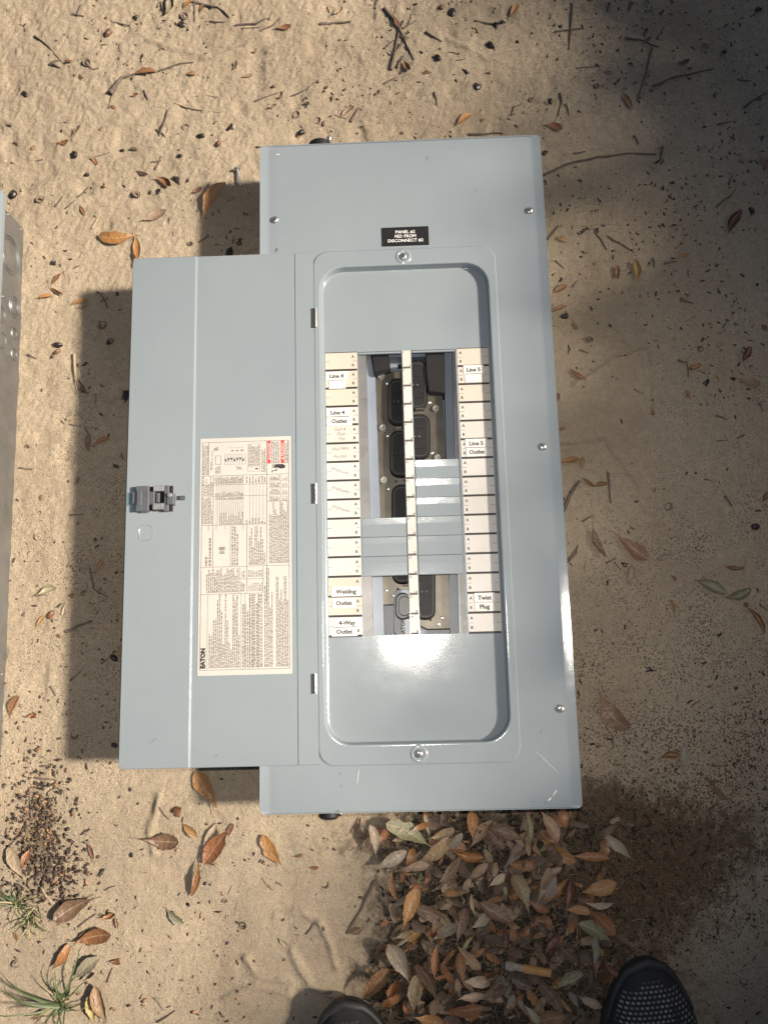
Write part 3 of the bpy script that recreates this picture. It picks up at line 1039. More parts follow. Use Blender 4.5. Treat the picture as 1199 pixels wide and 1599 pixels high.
# ---- instruction sticker on the door: rows of fine print, tables, red headings (turned a quarter)
def instruction_sticker():
    b = MB()
    z = ZD + .0001
    a = U(313.3, 685.3, z); c = U(454.2, 681.0, z); d = U(456.6, 1051.5, z); e = U(308.8, 1056, z)
    x0 = (a.x + e.x) / 2; x1 = (c.x + d.x) / 2; y1 = (a.y + c.y) / 2; y0 = (d.y + e.y) / 2
    wx, wy = x1 - x0, y1 - y0
    b.box(x0, x1, y0, y1, z - .00005, z + .00035, 0)
    zi = z + .00055
    # s in 0..1 left to right, t in 0..1 top to bottom of the sticker as it lies
    X = lambda s: x0 + s * wx
    Y = lambda t: y1 - t * wy
    rs = random.Random(5)

    def rule(s0, t0, s1, t1, w=.00022, mi=2):
        b.quad(min(X(s0), X(s1)) - w, max(X(s0), X(s1)) + w, min(Y(t0), Y(t1)) - w, max(Y(t0), Y(t1)) + w, zi, mi)

    def lines(s0, s1, t0, t1, n, fill=.9, ragged=.3, w=.62, mi=3):
        """n columns of tiny print running upwards between s0..s1, from t1 (bottom) to t0"""
        st = (s1 - s0) / n
        for k in range(n):
            s = s0 + (k + .5) * st
            end = t0 + (t1 - t0) * (rs.random() * ragged if rs.random() < .6 else 0)
            t = t1
            while t > end + .004:
                L = rs.uniform(.004, .016)
                t2 = max(t - L, end)
                hw = st * w * .5 * rs.uniform(.75, 1.1)
                b.quad(X(s - hw), X(s + hw), Y(t), Y(t2), zi, mi)
                t = t2 - rs.uniform(.0018, .004)

    # frame
    for q in ((.025, .018, .975, .018), (.025, .978, .975, .978), (.025, .018, .025, .978), (.975, .018, .975, .978)): rule(*q)
    # top block
    rule(.025, .165, .975, .165); rule(.735, .018, .735, .70); rule(.095, .018, .095, .165)
    lines(.03, .092, .03, .16, 4, ragged=.4)
    lines(.115, .14, .05, .14, 2, ragged=.6)
    # wiring diagram
    for q in ((.17, .078, .23, .078), (.17, .115, .23, .115), (.17, .078, .17, .115), (.23, .078, .23, .115)): rule(*q)
    for k in range(7):
        s = .285 + k * .032
        rule(s - .014, .073, s + .018, .073, .00012); rule(s - .014, .117, s + .018, .117, .00012); rule(s - .014, .073, s - .014, .117, .00012)
        t = .094 + (.004 if k % 3 == 0 else -.002 if k % 3 == 2 else .0)
        b.quad(X(s - .008), X(s + .006), Y(t + .005), Y(t - .005), zi + .0001, 1)
    rule(.50, .073, .50, .117, .00012)
    rule(.27, .088, .50, .088, .00012); rule(.27, .103, .50, .103, .00012)
    rule(.30, .044, .47, .044, .00012)
    lines(.15, .20, .037, .055, 4); lines(.17, .23, .12, .155, 4); lines(.40, .47, .125, .14, 4); lines(.33, .49, .05, .06, 3)
    for q in ((.53, .03, .66, .03), (.53, .15, .66, .15), (.53, .03, .53, .15), (.66, .03, .66, .15), (.53, .128, .66, .128)): rule(*q, .00014)
    lines(.535, .655, .034, .125, 9, ragged=.15); rule(.555, .133, .58, .133, .00012); rule(.555, .145, .58, .145, .00012); rule(.61, .136, .64, .142, .00012)
    lines(.675, .725, .03, .155, 3, ragged=.3)
    # red headings
    for s0, wd in ((.742, 'DANGER'), (.890, 'PELIGRO')):
        b.quad(X(s0), X(s0 + .036), Y(.118), Y(.018), zi, 4)
        b.text(wd, X(s0 + .018), Y(.058), zi + .0002, .0046, 0, rot=math.pi / 2, bold=.02)
        px, py = X(s0 + .018), Y(.097)
        b.add([(px - .0018, py, zi + .0002), (px + .0018, py - .0017, zi + .0002), (px + .0018, py + .0017, zi + .0002)], [(0, 1, 2)], 0)
        lines(s0 + .042, s0 + .135 if s0 < .8 else .972, .022, .118, 5 if s0 < .8 else 3, ragged=.1)
    # hand and spark pictogram
    b.prism([(X(.82), Y(.138)), (X(.83), Y(.122)), (X(.91), Y(.122)), (X(.94), Y(.130)), (X(.93), Y(.140)), (X(.88), Y(.142)), (X(.86), Y(.137))], zi, zi + .0001, 1)
    for k in range(4): b.quad(X(.795), X(.83), Y(.1255 + k * .004), Y(.1235 + k * .004), zi + .0001, 1)
    b.quad(X(.79), X(.80), Y(.157), Y(.149), zi, 1); b.quad(X(.80), X(.835), Y(.151), Y(.148), zi, 1); b.quad(X(.835), X(.845), Y(.151), Y(.141), zi, 1)
    # tables
    rule(.025, .205, .735, .205); rule(.025, .255, .735, .255); rule(.025, .378, .735, .378, .00022); rule(.15, .165, .15, .555)
    for k in range(16):
        s = .185 + k * .0195
        rule(s, .168, s, .376 if k % 5 else .40, .00010)
    for s in (.55, .585, .62, .655, .695): rule(s, .168, s, .376, .0001)
    lines(.16, .48, .172, .20, 16, ragged=.2, w=.5); lines(.50, .73, .172, .20, 7, ragged=.5, w=.4)
    lines(.03, .145, .168, .250, 7, ragged=.5); lines(.03, .145, .258, .372, 7, ragged=.7)
    lines(.17, .48, .235, .253, 14, ragged=.3, w=.5); lines(.17, .48, .258, .270, 16, ragged=.2, w=.5); lines(.22, .48, .325, .376, 14, ragged=.9, w=.45); lines(.50, .73, .350, .376, 7, ragged=.8, w=.4)
    rule(.74, .195, .975, .195, .00012); rule(.74, .225, .975, .225, .00012); rule(.74, .255, .975, .255, .00012); rule(.74, .282, .975, .282); rule(.885, .165, .885, .282, .00014)
    for t0 in (.168, .198, .228, .258): lines(.765, .875, t0 + .002, t0 + .024, 6, ragged=.3); lines(.90, .965, t0 + .002, t0 + .024, 4, ragged=.4, w=.4)
    lines(.76, .97, .285, .545, 11, ragged=.35)
    # lower middle
    rule(.025, .555, .975, .555); rule(.34, .38, .34, .555, .00014); rule(.52, .378, .52, .665); rule(.10, .38, .10, .40)
    lines(.06, .14, .39, .55, 2, ragged=.8); lines(.20, .30, .44, .50, 1, ragged=.7); lines(.35, .43, .385, .55, 3, ragged=.8); lines(.54, .72, .385, .55, 9, ragged=.7)
    # paragraphs
    rule(.44, .560, .44, .665); rule(.025, .668, .695, .668); rule(.695, .558, .695, .668); rule(.44, .608, .695, .608)
    lines(.08, .43, .562, .662, 16, ragged=.3)
    lines(.46, .50, .572, .602, 2); lines(.53, .69, .572, .600, 9, ragged=.05, w=.5); lines(.45, .50, .62, .66, 3); lines(.53, .69, .625, .66, 8, ragged=.3, w=.45)
    for s in (.10, .46, .50, .55, .59, .64): rule(s, .67, s, .976, .00013)
    lines(.115, .20, .77, .97, 4, ragged=.6); lines(.20, .45, .67, .97, 12, ragged=.75)
    lines(.47, .69, .672, .97, 9, ragged=.5); lines(.705, .80, .56, .97, 5, ragged=.4); lines(.83, .965, .60, .97, 8, ragged=.4)
    b.text('EATON', X(.055), Y(.930), zi, .0074, 1, rot=math.pi / 2, bold=.07)
    return b.build('instruction_sticker', [M['cream'], M['ink'], M['inkmid'], M['inkfine'], M['red']], door)


instruction_sticker()

# ------------------------------------------------------------------ second panel at the left edge
p2 = thing('electrical_panel', 'second grey panel at the left edge showing its bare galvanised side', 'electrical panel', (-.5464, .392, 0))
p2.rotation_euler = (0, 0, R_(.6))
HW = W / 2; HH = H / 2
b = MB()
b.loops([rrect(-HW, HW, -HH, HH, .006, 5, D - .012), rrect(-HW, HW, -HH, HH, .006, 5, D - .004), rrect(-HW + .001, HW - .001, -HH + .001, HH - .001, .006, 5, D - .0032),
         rrect(-HW + .018, HW - .018, -HH + .004, HH - .004, .005, 5, D), rrect(-.122, .122, -HH + .055, HH - .16, .02, 5, D), rrect(-.120, .120, -HH + .057, HH - .162, .02, 5, D + .0015)], 0, cap=True)
b.build('trim_cover', M['paint'], p2, smooth=28)
EX = HW - .0085
enclosure(p2, -EX, EX, -HH + .013, HH - .013, -.012, D - .006)


def side_knock(u, v, ry, rings, sx=1.0):
    """knock-out stamped in the right side wall; centre from the photo's pixel, solved on the wall plane"""
    wx = -.5464 + EX
    d = CAM_R.transposed() @ Vector(((u - 599.5) / FPX, -(v - 799.5) / FPX, -1.0))
    t = (wx - CAM_C.x) / d.x
    p = CAM_C + d * t
    b = MB()
    Mx = Matrix.Rotation(R_(90), 4, 'Y')
    prof = []
    r = ry
    for k in range(rings):
        prof += [(r, 0), (r - .0002, .0010), (r - .0010, .0019), (r - .0020, .0016), (r - .0026, -.0002)]
        r -= .0046
    prof += [(max(r, .001), .0006), (.0004, .0006)]
    b.lathe(prof, (EX, p.y - .392, min(max(p.z, .006), D - .004)), 28, 0, Mx)
    o = b.build('knockout', M['galv'], p2, smooth=35)


side_knock(20, 400, .0285, 2)
side_knock(26, 481, .0165, 2)
side_knock(5, 492, .0125, 1)
side_knock(6, 533, .0125, 1)
side_knock(25, 523, .0095, 1)
side_knock(24.5, 555, .0095, 1)
for u, v in ((17, 337), (37, 360), (6, 439), (8, 465), (2, 1055)):
    side_knock(u, v, .0022, 1)
b = MB()
b.lathe([(.007, 0), (.007, .004), (.005, .006), (.0004, .0064)], (EX - .016, HH - .0135, .012), 14, 0, Matrix.Rotation(R_(-90), 4, 'X'))
b.build('knockout_plug', M['black'], p2, smooth=30)


# ------------------------------------------------------------------ zones and labels for the small things on the ground
def zone(u, v):
    if v < 400 and u < 400: return 'on sand above the door'
    if v < 215 and u < 860: return 'on sand above the panel'
    if v < 520 and u >= 840: return 'near the panel top right'
    if v < 1270 and u >= 840: return 'right of the panel'
    if v < 1215 and u < 200: return 'on sand between the panels'
    if v < 1215: return 'at the edge of the door'
    if u < 560 + max(0, (1400 - v) * .1): return 'on sand below the door'
    if u < 975 and v < 1600: return 'in the leaf litter'
    return 'on soil right of the litter'


PENDING = []          # (object, label stem, category, group, (u, v))
ORD = ['', 'second', 'third', 'fourth', 'fifth', 'sixth', 'seventh', 'eighth']


def rank(L, stem):
    if len(L) == 1:
        o, s_, c, g, uv = L[0]; tag(o, stem, c, g)
    elif len(L) <= 6:
        horiz = (max(r[4][0] for r in L) - min(r[4][0] for r in L)) > (max(r[4][1] for r in L) - min(r[4][1] for r in L))
        L.sort(key=lambda r: r[4][0] if horiz else r[4][1])
        n = len(L)
        num = ['', 'one', 'two', 'three', 'four', 'five', 'six'][n]
        for i, (o, s_, c, g, uv) in enumerate(L):
            if i == 0: w = ('leftmost' if horiz else 'topmost')
            elif i == n - 1: w = ('rightmost' if horiz else 'lowest')
            else: w = ORD[i] + (' from left' if horiz else ' from top')
            tag(o, f'{stem}, {w} of {num}', c, g)
    else:
        for o, s_, c, g, uv in L: tag(o, stem, c, g)


def finish_labels():
    by = {}
    for rec in PENDING: by.setdefault(rec[1], []).append(rec)
    for stem, L in by.items():
        if len(L) <= 6: rank(L, stem); continue
        mu = sorted(r[4][0] for r in L)[len(L) // 2]; mv = sorted(r[4][1] for r in L)[len(L) // 2]
        q = {}
        for r in L: q.setdefault(('upper' if r[4][1] < mv else 'lower') + (' left' if r[4][0] < mu else ' right'), []).append(r)
        for k, LL in q.items(): rank(LL, f'{stem}, {k}')


# ------------------------------------------------------------------ leaves
LEAFC = {'rust': (.185, .080, .027), 'orange': (.290, .140, .042), 'brown': (.125, .075, .042), 'tan': (.260, .175, .100), 'grey': (.190, .160, .122),
         'pink': (.290, .215, .155), 'red': (.105, .034, .022), 'green': (.150, .155, .085), 'dark': (.060, .040, .028), 'yellow': (.40, .30, .11), 'pale': (.36, .295, .20)}
LEAFC['umber'] = (.190, .105, .052)
CNAME = {'umber': 'tan brown', 'rust': 'rust brown', 'orange': 'orange brown', 'brown': 'brown', 'tan': 'tan', 'grey': 'grey brown', 'pink': 'pale pinkish', 'red': 'dark red', 'green': 'grey green', 'dark': 'dark brown', 'yellow': 'yellowish', 'pale': 'pale buff'}


def leaf_mesh(kind, seed):
    rs = random.Random(seed)
    wid = {'ell': .36, 'spat': .36, 'lan': .24, 'curl': .42, 'roll': .34}[kind] * rs.uniform(.88, 1.12)
    pk = {'ell': .60, 'spat': .70, 'lan': .55, 'curl': .55, 'roll': .55}[kind]
    fold = {'ell': .42, 'spat': .45, 'lan': .6, 'curl': 1.1, 'roll': 1.8}[kind] * rs.uniform(.7, 1.3)
    bend = rs.uniform(.08, .30) * rs.choice((1, 1, -1)) if kind != 'curl' else rs.uniform(.3, .5)
    twist = rs.uniform(-.35, .35)
    side = rs.uniform(-.07, .07)
    nu, nv = 14, 4
    rag = [[1 + rs.uniform(-.10, .05) for _ in range(15)] for _ in range(2)]
    if rs.random() < .45:
        bi = rs.randrange(4, 12); bs = rs.randrange(2)
        for q in (-1, 0, 1): rag[bs][bi + q] *= (.62 if q == 0 else .82)
    V, vein, F = [], [], []
    for i in range(nu + 1):
        t = i / nu
        if t < pk: w = math.sin(t / pk * math.pi / 2) ** (1.25 if kind != 'spat' else 1.9)
        else: w = math.cos((t - pk) / (1 - pk) * math.pi / 2) ** (.55 if kind != 'lan' else .85)
        w = max(w, .03) * wid * .5 * (1 + .05 * math.sin(t * 17 + seed))
        y = side * math.sin(t * 3.1) * 1.2
        z = bend * (t - .5) ** 2 * 1.6 - bend * .1
        tw = twist * (t - .4)
        for j in range(-nv, nv + 1):
            s = j / nv
            ang = fold * abs(s) * .6
            rr = w * s * (1 + (rag[0 if s < 0 else 1][i] - 1) * abs(s) ** 2)
            yy_ = rr * math.cos(ang); zz = abs(rr) * math.sin(ang) + .004 * math.sin(t * 23 + s * 4 + seed) * abs(s)
            # tiny rise between side veins
            zz += .0010 * math.sin((t * 6 - abs(s) * 1.6) * 2 * math.pi) * abs(s) * (1 - abs(s)) * 3
            V.append((t - .5, y + yy_ * math.cos(tw) - zz * math.sin(tw), z + yy_ * math.sin(tw) + zz * math.cos(tw)))
            vein.append(1.0 if j == 0 else .0)
    m = 2 * nv + 1
    for i in range(nu):
        for j in range(m - 1):
            F.append((i * m + j, (i + 1) * m + j, (i + 1) * m + j + 1, i * m + j + 1))
    # petiole
    o = len(V)
    pts = [(-.5 - .11, side * .2 + .015, bend * .45), (-.5 - .05, .004, bend * .36), (-.47, V[nv][1], V[nv][2])]
    for (x, y, z) in pts:
        for dy, dz in ((.008, 0), (-.004, .007), (-.004, -.007)): V.append((x, y + dy, z + dz)); vein.append(.8)
    for a in range(2):
        for k in range(3):
            F.append((o + a * 3 + k, o + a * 3 + (k + 1) % 3, o + (a + 1) * 3 + (k + 1) % 3, o + (a + 1) * 3 + k))
    me = bpy.data.meshes.new('leaf')
    me.from_pydata(V, [], F)
    a = me.attributes.new('vein', 'FLOAT', 'POINT'); a.data.foreach_set('value', vein)
    me.polygons.foreach_set('use_smooth', [True] * len(F))
    me.materials.append(M['leaf'])
    zmin = min(v[2] for v in V)
    me.update()
    return me, zmin


LK = {}
for k in ('ell', 'spat', 'lan', 'curl', 'roll'):
    LK[k] = [leaf_mesh(k, 11 * i + len(k) * 3) for i in range(5)]


def add_leaf(u, v, Lpx, ang, col, kind=None, label=None, lift=0.0, tilt=0.0, wide=1.0):
    """ang: direction stalk -> tip, degrees, measured as seen in the photo"""
    ca, sa = math.cos(R_(ang)) * Lpx / 2, -math.sin(R_(ang)) * Lpx / 2
    a = U(u - ca, v - sa * 1, 0); c = U(u + ca, v + sa, 0)
    L = math.hypot(c.x - a.x, c.y - a.y)
    if kind is None: kind = random.choice(('ell', 'ell', 'spat', 'lan', 'curl'))
    me, zmin = random.choice(LK[kind])
    o = bpy.data.objects.new('leaf', me)
    COL.objects.link(o)
    cx, cy = (a.x + c.x) / 2, (a.y + c.y) / 2
    ux, uy = (c.x - a.x) / 2 * .6, (c.y - a.y) / 2 * .6
    h = height(np.array([cx, cx - ux, cx + ux]), np.array([cy, cy - uy, cy + uy]))
    th = math.atan2(c.y - a.y, c.x - a.x)
    slope = math.atan2(h[2] - h[1], math.hypot(ux, uy) * 2)
    k = L * .94
    o.scale = (k, k * wide * random.choice((1, -1)), k)
    o.rotation_euler = (random.gauss(0, .10) + tilt * random.gauss(0, 1), -slope + random.gauss(0, .04) + tilt * random.gauss(0, .5), th)
    o.location = (cx, cy, float(h.mean()) - zmin * k * .72 + .0016 + (.0022 if Lpx > 48 else 0) + lift)
    b0 = LEAFC[col]
    j = [random.uniform(.85, 1.18) for _ in range(3)]; g = random.uniform(.85, 1.15)
    if lift: g *= 1.12
    o.color = (b0[0] * g * (.5 + .5 * j[0]), b0[1] * g * (.5 + .5 * j[1]), b0[2] * g * (.5 + .5 * j[2]), 1)
    z = zone(u, v)
    if label is None:
        size = 'small ' if Lpx < 24 else 'long ' if Lpx > 48 else ''
        shape = {'ell': 'oval', 'spat': 'spoon shaped', 'lan': 'narrow', 'curl': 'curled', 'roll': 'rolled up'}[kind]
        PENDING.append((o, f'{size}{shape} {CNAME[col]} leaf {z}', 'leaf', f'leaves {z}', (u, v)))
    else:
        PENDING.append((o, label, 'leaf', f'leaves {z}', (u, v)))
    return o


LEAVES = [
    (262, 8, 34, 80, 'grey', 'curl'), (292, 6, 22, 40, 'orange', 'ell'), (227, 114, 42, 8, 'rust', 'lan', 'brown narrow leaf touching a grey stick above the open door'), (106, 94, 18, 0, 'rust', 'lan'), (126, 117, 11, -60, 'rust', 'ell'),
    (210, 148, 14, 10, 'rust', 'curl'), (298, 115, 19, 5, 'rust', 'spat'), (385, 116, 20, 25, 'tan', 'ell'), (441, 41, 29, 5, 'rust', 'spat', 'rust brown leaf beside dry stalks above the panel top'), (120, 203, 20, 52, 'brown', 'curl'),
    (97, 221, 23, 6, 'rust', 'spat'), (206, 228, 18, -12, 'brown', 'lan'), (220, 265, 24, -20, 'dark', 'lan'), (255, 282, 32, -32, 'rust', 'curl', 'curled rust leaf beside a dark acorn above the open door'), (145, 248, 16, -50, 'rust', 'ell'), (307, 295, 19, 30, 'red', 'ell'),
    (335, 312, 68, 57, 'orange', 'ell', 'large orange brown leaf half in the shadow by the panel top left'), (240, 334, 43, 24, 'pink', 'ell', 'pale pinkish leaf, uppermost of the three touching above the door'), (183, 367, 62, 184, 'orange', 'ell', 'long orange leaf pointing left among the three touching above the door'), (214, 385, 46, -82, 'orange', 'lan', 'narrow orange leaf pointing down to the top of the open door'),
    (127, 325, 20, -65, 'rust', 'lan'), (543, 173, 28, 40, 'tan', 'curl'), (367, 102, 16, 70, 'brown', 'curl'), (425, 165, 15, 20, 'tan', 'curl'), (527, 15, 20, 40, 'tan', 'curl'), (316, 10, 18, 60, 'rust', 'ell'),
    (87, 435, 27, 50, 'rust', 'roll', 'upper rust leaf of a touching pair on sand between the panels'), (87, 453, 25, -28, 'rust', 'roll', 'lower rust leaf of a touching pair on sand between the panels'), (70, 463, 29, 8, 'orange', 'lan', 'narrow orange leaf left of the touching pair between the panels'), (123, 470, 29, 24, 'orange', 'ell', 'orange leaf at the top left corner of the door shadow'),
    (126, 477, 18, 20, 'rust', 'lan'), (128, 602, 27, -60, 'dark', 'curl'), (157, 689, 30, 22, 'orange', 'ell', 'orange oval leaf in the door shadow above the latch'), (138, 690, 36, 92, 'brown', 'lan', 'narrow brown leaf beside the orange oval leaf in the door shadow'), (190, 710, 14, -70, 'rust', 'ell'), (209, 411, 18, 65, 'rust', 'lan', 'rust leaf tip showing at the top left corner of the door'),
    (153, 883, 26, 60, 'orange', 'ell', 'round orange brown leaf in the door shadow below the latch'), (132, 883, 22, -30, 'grey', 'ell', 'grey leaf beside the round orange leaf in the door shadow'), (63, 970, 28, 55, 'orange', 'lan'), (75, 923, 32, 22, 'pale', 'curl'), (23, 1103, 40, 66, 'rust', 'ell', 'rust oval leaf beside the base of the second panel'), (58, 838, 14, -60, 'pink', 'ell'),
    (187, 1017, 22, 80, 'orange', 'ell', 'orange leaf half under the left edge of the open door'), (50, 1118, 18, 20, 'orange', 'curl'), (120, 750, 16, 70, 'brown', 'ell'),
    (325, 1235, 78, 122, 'orange', 'spat', 'large olive brown leaf in shadow under the bottom of the door'), (297, 1297, 36, -45, 'orange', 'ell', 'veined orange leaf just below the brown acorn'), (252, 1311, 62, -6, 'brown', 'spat', 'spoon shaped grey brown leaf with a long stalk pointing left'), (340, 1320, 74, 235, 'rust', 'ell', 'long reddish brown leaf slanting below the panel corner'), (361, 1296, 24, 70, 'red', 'ell'), (328, 1303, 44, 60, 'pink', 'lan'),
    (304, 1372, 62, 258, 'rust', 'lan', 'upright narrow rust leaf above the small acorn on sand'), (425, 1327, 60, 122, 'orange', 'ell', 'lone orange brown leaf on sand below the panel left corner'), (274, 1432, 38, -45, 'green', 'ell', 'pale green leaf on the sand below the door'), (122, 1415, 80, 208, 'brown', 'spat', 'large mauve brown leaf with its stalk pointing up right'), (148, 1463, 62, 12, 'rust', 'ell', 'shiny red brown leaf above the grass tuft'), (98, 1491, 50, 56, 'orange', 'ell', 'orange brown leaf touching the shiny red brown leaf'),
    (137, 1510, 56, 40, 'grey', 'ell', 'broad grey brown leaf right above the grass tuft'), (170, 1430, 26, 20, 'orange', 'curl'), (182, 1441, 22, -80, 'rust', 'lan'), (180, 1503, 18, -10, 'brown', 'curl'), (160, 1565, 64, 110, 'tan', 'curl', 'curled tan leaf standing right of the grass tuft'), (147, 1572, 50, 100, 'yellow', 'curl', 'yellowish leaf between the grass tuft and the curled tan leaf'),
    (28, 1345, 58, 118, 'pale', 'ell', 'pale buff leaf on the heap of brown chips'), (42, 1342, 34, 70, 'rust', 'ell'), (145, 1330, 30, 105, 'red', 'lan'), (555, 1455, 26, 20, 'brown', 'ell'), (490, 1355, 16, 5, 'rust', 'ell'), (467, 1337, 15, 20, 'rust', 'ell'), (442, 1472, 22, -45, 'pale', 'ell'),
    (590, 1483, 24, 80, 'rust', 'lan'), (555, 1290, 34, 60, 'rust', 'lan'), (595, 1297, 30, -20, 'rust', 'ell'), (60, 1585, 24, 50, 'brown', 'ell'), (27, 1460, 15, -60, 'orange', 'ell'), (138, 1525, 28, 30, 'grey', 'curl'), (130, 1460, 30, 40, 'brown', 'lan'),
    (963, 423, 24, 88, 'rust', 'curl'), (993, 420, 36, 100, 'orange', 'curl', 'curled orange leaf with a dark end right of the panel top'), (875, 448, 27, 35, 'rust', 'ell'), (873, 480, 30, 22, 'rust', 'lan'), (899, 504, 18, -62, 'rust', 'ell'), (903, 582, 36, -35, 'rust', 'lan'), (1165, 552, 30, 62, 'red', 'curl'),
    (1085, 570, 24, 10, 'orange', 'curl'), (1170, 593, 44, -14, 'tan', 'ell', 'tan leaf with a dark green tip near the right edge'), (1075, 612, 17, -60, 'rust', 'ell'), (889, 718, 34, 10, 'orange', 'ell', 'orange leaf lying at the right edge of the panel'), (910, 722, 22, 85, 'orange', 'ell'),
    (918, 752, 28, -35, 'rust', 'roll'), (938, 757, 24, 12, 'rust', 'curl'), (1195, 775, 20, 60, 'red', 'ell'), (870, 620, 18, 80, 'red', 'ell'), (877, 668, 12, 20, 'rust', 'ell'),
    (935, 845, 58, -68, 'brown', 'lan', 'narrow brown leaf standing upright right of the panel'), (985, 853, 72, -38, 'umber', 'spat', 'big tan leaf slanting down right of the panel'), (982, 898, 36, 80, 'pink', 'curl'), (1035, 870, 26, 20, 'grey', 'ell'), (1052, 902, 13, -50, 'red', 'ell'), (1049, 947, 27, 105, 'rust', 'lan'),
    (1147, 885, 34, -5, 'red', 'lan'), (1107, 917, 54, -24, 'grey', 'curl', 'grey leaf skeleton with a dark curled rim on the right'), (1150, 927, 46, 18, 'green', 'curl', 'grey green leaf touching the leaf skeleton on the right'), (1177, 967, 54, -55, 'rust', 'roll', 'rust crescent shaped rolled leaf near the right edge'), (957, 1110, 82, -52, 'umber', 'ell', 'large broad tan leaf right of the panel lower corner', 1.35),
    (1045, 1180, 32, 5, 'rust', 'curl'), (1068, 1183, 44, 85, 'grey', 'ell', 'grey leaf behind a curled rust leaf on shaded sand'), (1117, 1033, 20, 10, 'tan', 'ell'),
    (725, 185, 32, 38, 'orange', 'ell', 'orange leaf on sand just above the panel top edge'), (862, 199, 34, -16, 'rust', 'spat', 'rust leaf just above the top right corner of the panel'), (980, 155, 34, -60, 'rust', 'lan'), (802, 12, 25, 62, 'orange', 'ell'), (622, 35, 30, -60, 'rust', 'lan'), (635, 102, 22, -60, 'rust', 'curl'),
    (1067, 95, 22, 15, 'red', 'curl'), (1147, 345, 42, 62, 'red', 'curl'), (1195, 252, 26, -40, 'rust', 'ell'), (950, 109, 16, -20, 'rust', 'ell'), (877, 372, 22, -20, 'orange', 'ell'), (1100, 70, 16, -30, 'red', 'ell'), (1070, 395, 20, 15, 'orange', 'ell'), (1010, 62, 18, 40, 'brown', 'curl'),
    (1050, 1332, 18, -60, 'red', 'ell'), (1122, 1235, 40, -52, 'brown', 'lan'),
]
LITTER = [
    (635, 1300, 72, 152, 'green', 'ell', 'large grey green veined leaf at the top left of the litter'), (677, 1325, 62, 38, 'tan', 'ell'), (732, 1332, 44, -8, 'orange', 'curl', 'curled orange brown leaf among grey leaves below the panel'), (745, 1356, 38, 42, 'tan', 'ell'), (775, 1371, 30, 35, 'pale', 'ell'), (810, 1393, 66, 112, 'tan', 'spat', 'long pale brown leaf lying upright in the middle of the litter'),
    (642, 1412, 64, 70, 'orange', 'ell', 'orange brown leaf on the left border of the litter'), (617, 1382, 50, 100, 'rust', 'lan', 'curved rust leaf at the outer left border of the litter'), (702, 1392, 30, 8, 'orange', 'ell'), (630, 1457, 26, 20, 'tan', 'ell'), (675, 1430, 62, 150, 'brown', 'ell'), (622, 1495, 66, 118, 'grey', 'ell', 'grey leaf slanting at the left border of the litter'),
    (665, 1525, 64, 118, 'brown', 'ell'), (650, 1545, 58, 82, 'tan', 'ell'), (680, 1495, 52, 86, 'orange', 'lan'), (717, 1502, 46, 100, 'rust', 'ell'), (732, 1490, 48, -45, 'tan', 'ell'), (722, 1572, 62, 10, 'rust', 'ell', 'broad reddish brown leaf right of the left shoe'), (735, 1547, 40, 10, 'pale', 'curl'), (670, 1587, 44, -8, 'orange', 'ell', 'orange tan leaf just right of the left shoe'),
    (932, 1383, 54, 15, 'orange', 'ell', 'orange brown leaf at the right border of the litter'), (932, 1405, 46, -4, 'pale', 'lan'), (900, 1420, 40, -5, 'orange', 'ell'), (935, 1435, 62, -45, 'rust', 'ell', 'wet rust brown leaf over a green leaf in the litter'), (925, 1450, 58, 150, 'green', 'ell'), (885, 1392, 46, 84, 'red', 'curl', 'dark red curled leaf standing in the litter'),
    (960, 1322, 54, 142, 'pink', 'ell', 'pale leaf on soil beyond the right border of the litter'), (920, 1335, 58, -4, 'rust', 'lan'), (870, 1325, 64, -36, 'orange', 'ell'), (855, 1287, 52, -62, 'tan', 'ell', 'tan leaf slanting out below the panel bottom edge'), (887, 1487, 46, -40, 'brown', 'ell'), (860, 1472, 36, 50, 'red', 'curl'), (925, 1477, 52, 92, 'grey', 'lan'),
    (932, 1500, 42, 85, 'rust', 'lan'), (952, 1510, 28, -40, 'red', 'ell'), (887, 1525, 44, 30, 'green', 'ell', 'grey green leaf right of the cigarette butt'), (860, 1560, 62, 125, 'brown', 'ell'), (832, 1555, 40, -60, 'orange', 'ell'), (852, 1590, 58, 12, 'rust', 'ell'), (920, 1565, 38, -20, 'pink', 'ell'), (845, 1375, 52, 70, 'pink', 'ell'),
    (822, 1290, 46, 95, 'green', 'lan'), (585, 1530, 62, 48, 'rust', 'ell', 'rust leaf with pale patch above the left shoe'), (583, 1308, 46, 100, 'grey', 'ell'), (600, 1300, 30, 60, 'rust', 'ell'), (667, 1285, 36, 100, 'pale', 'lan'), (710, 1318, 44, 60, 'grey', 'ell'), (790, 1300, 52, 160, 'brown', 'ell', 'dark brown leaf tucked under the panel bottom edge'), (800, 1330, 46, 55, 'grey', 'ell'),
    (775, 1420, 60, 150, 'brown', 'ell'), (720, 1440, 52, 75, 'brown', 'ell'), (750, 1430, 40, 40, 'pink', 'ell'), (738, 1408, 34, 100, 'tan', 'lan'), (850, 1390, 58, 65, 'grey', 'ell'), (780, 1470, 34, 20, 'rust', 'curl'), (770, 1400, 30, 10, 'rust', 'ell'), (700, 1355, 46, 45, 'brown', 'ell'), (690, 1300, 40, 20, 'tan', 'ell'),
    (612, 1340, 52, 30, 'grey', 'ell'), (650, 1350, 40, 10, 'pink', 'ell'), (770, 1560, 30, 0, 'tan', 'ell'), (795, 1565, 30, 60, 'pink', 'ell'), (745, 1530, 46, -5, 'pale', 'ell'), (830, 1580, 34, -50, 'pale', 'ell'), (860, 1355, 30, 10, 'pink', 'curl')]
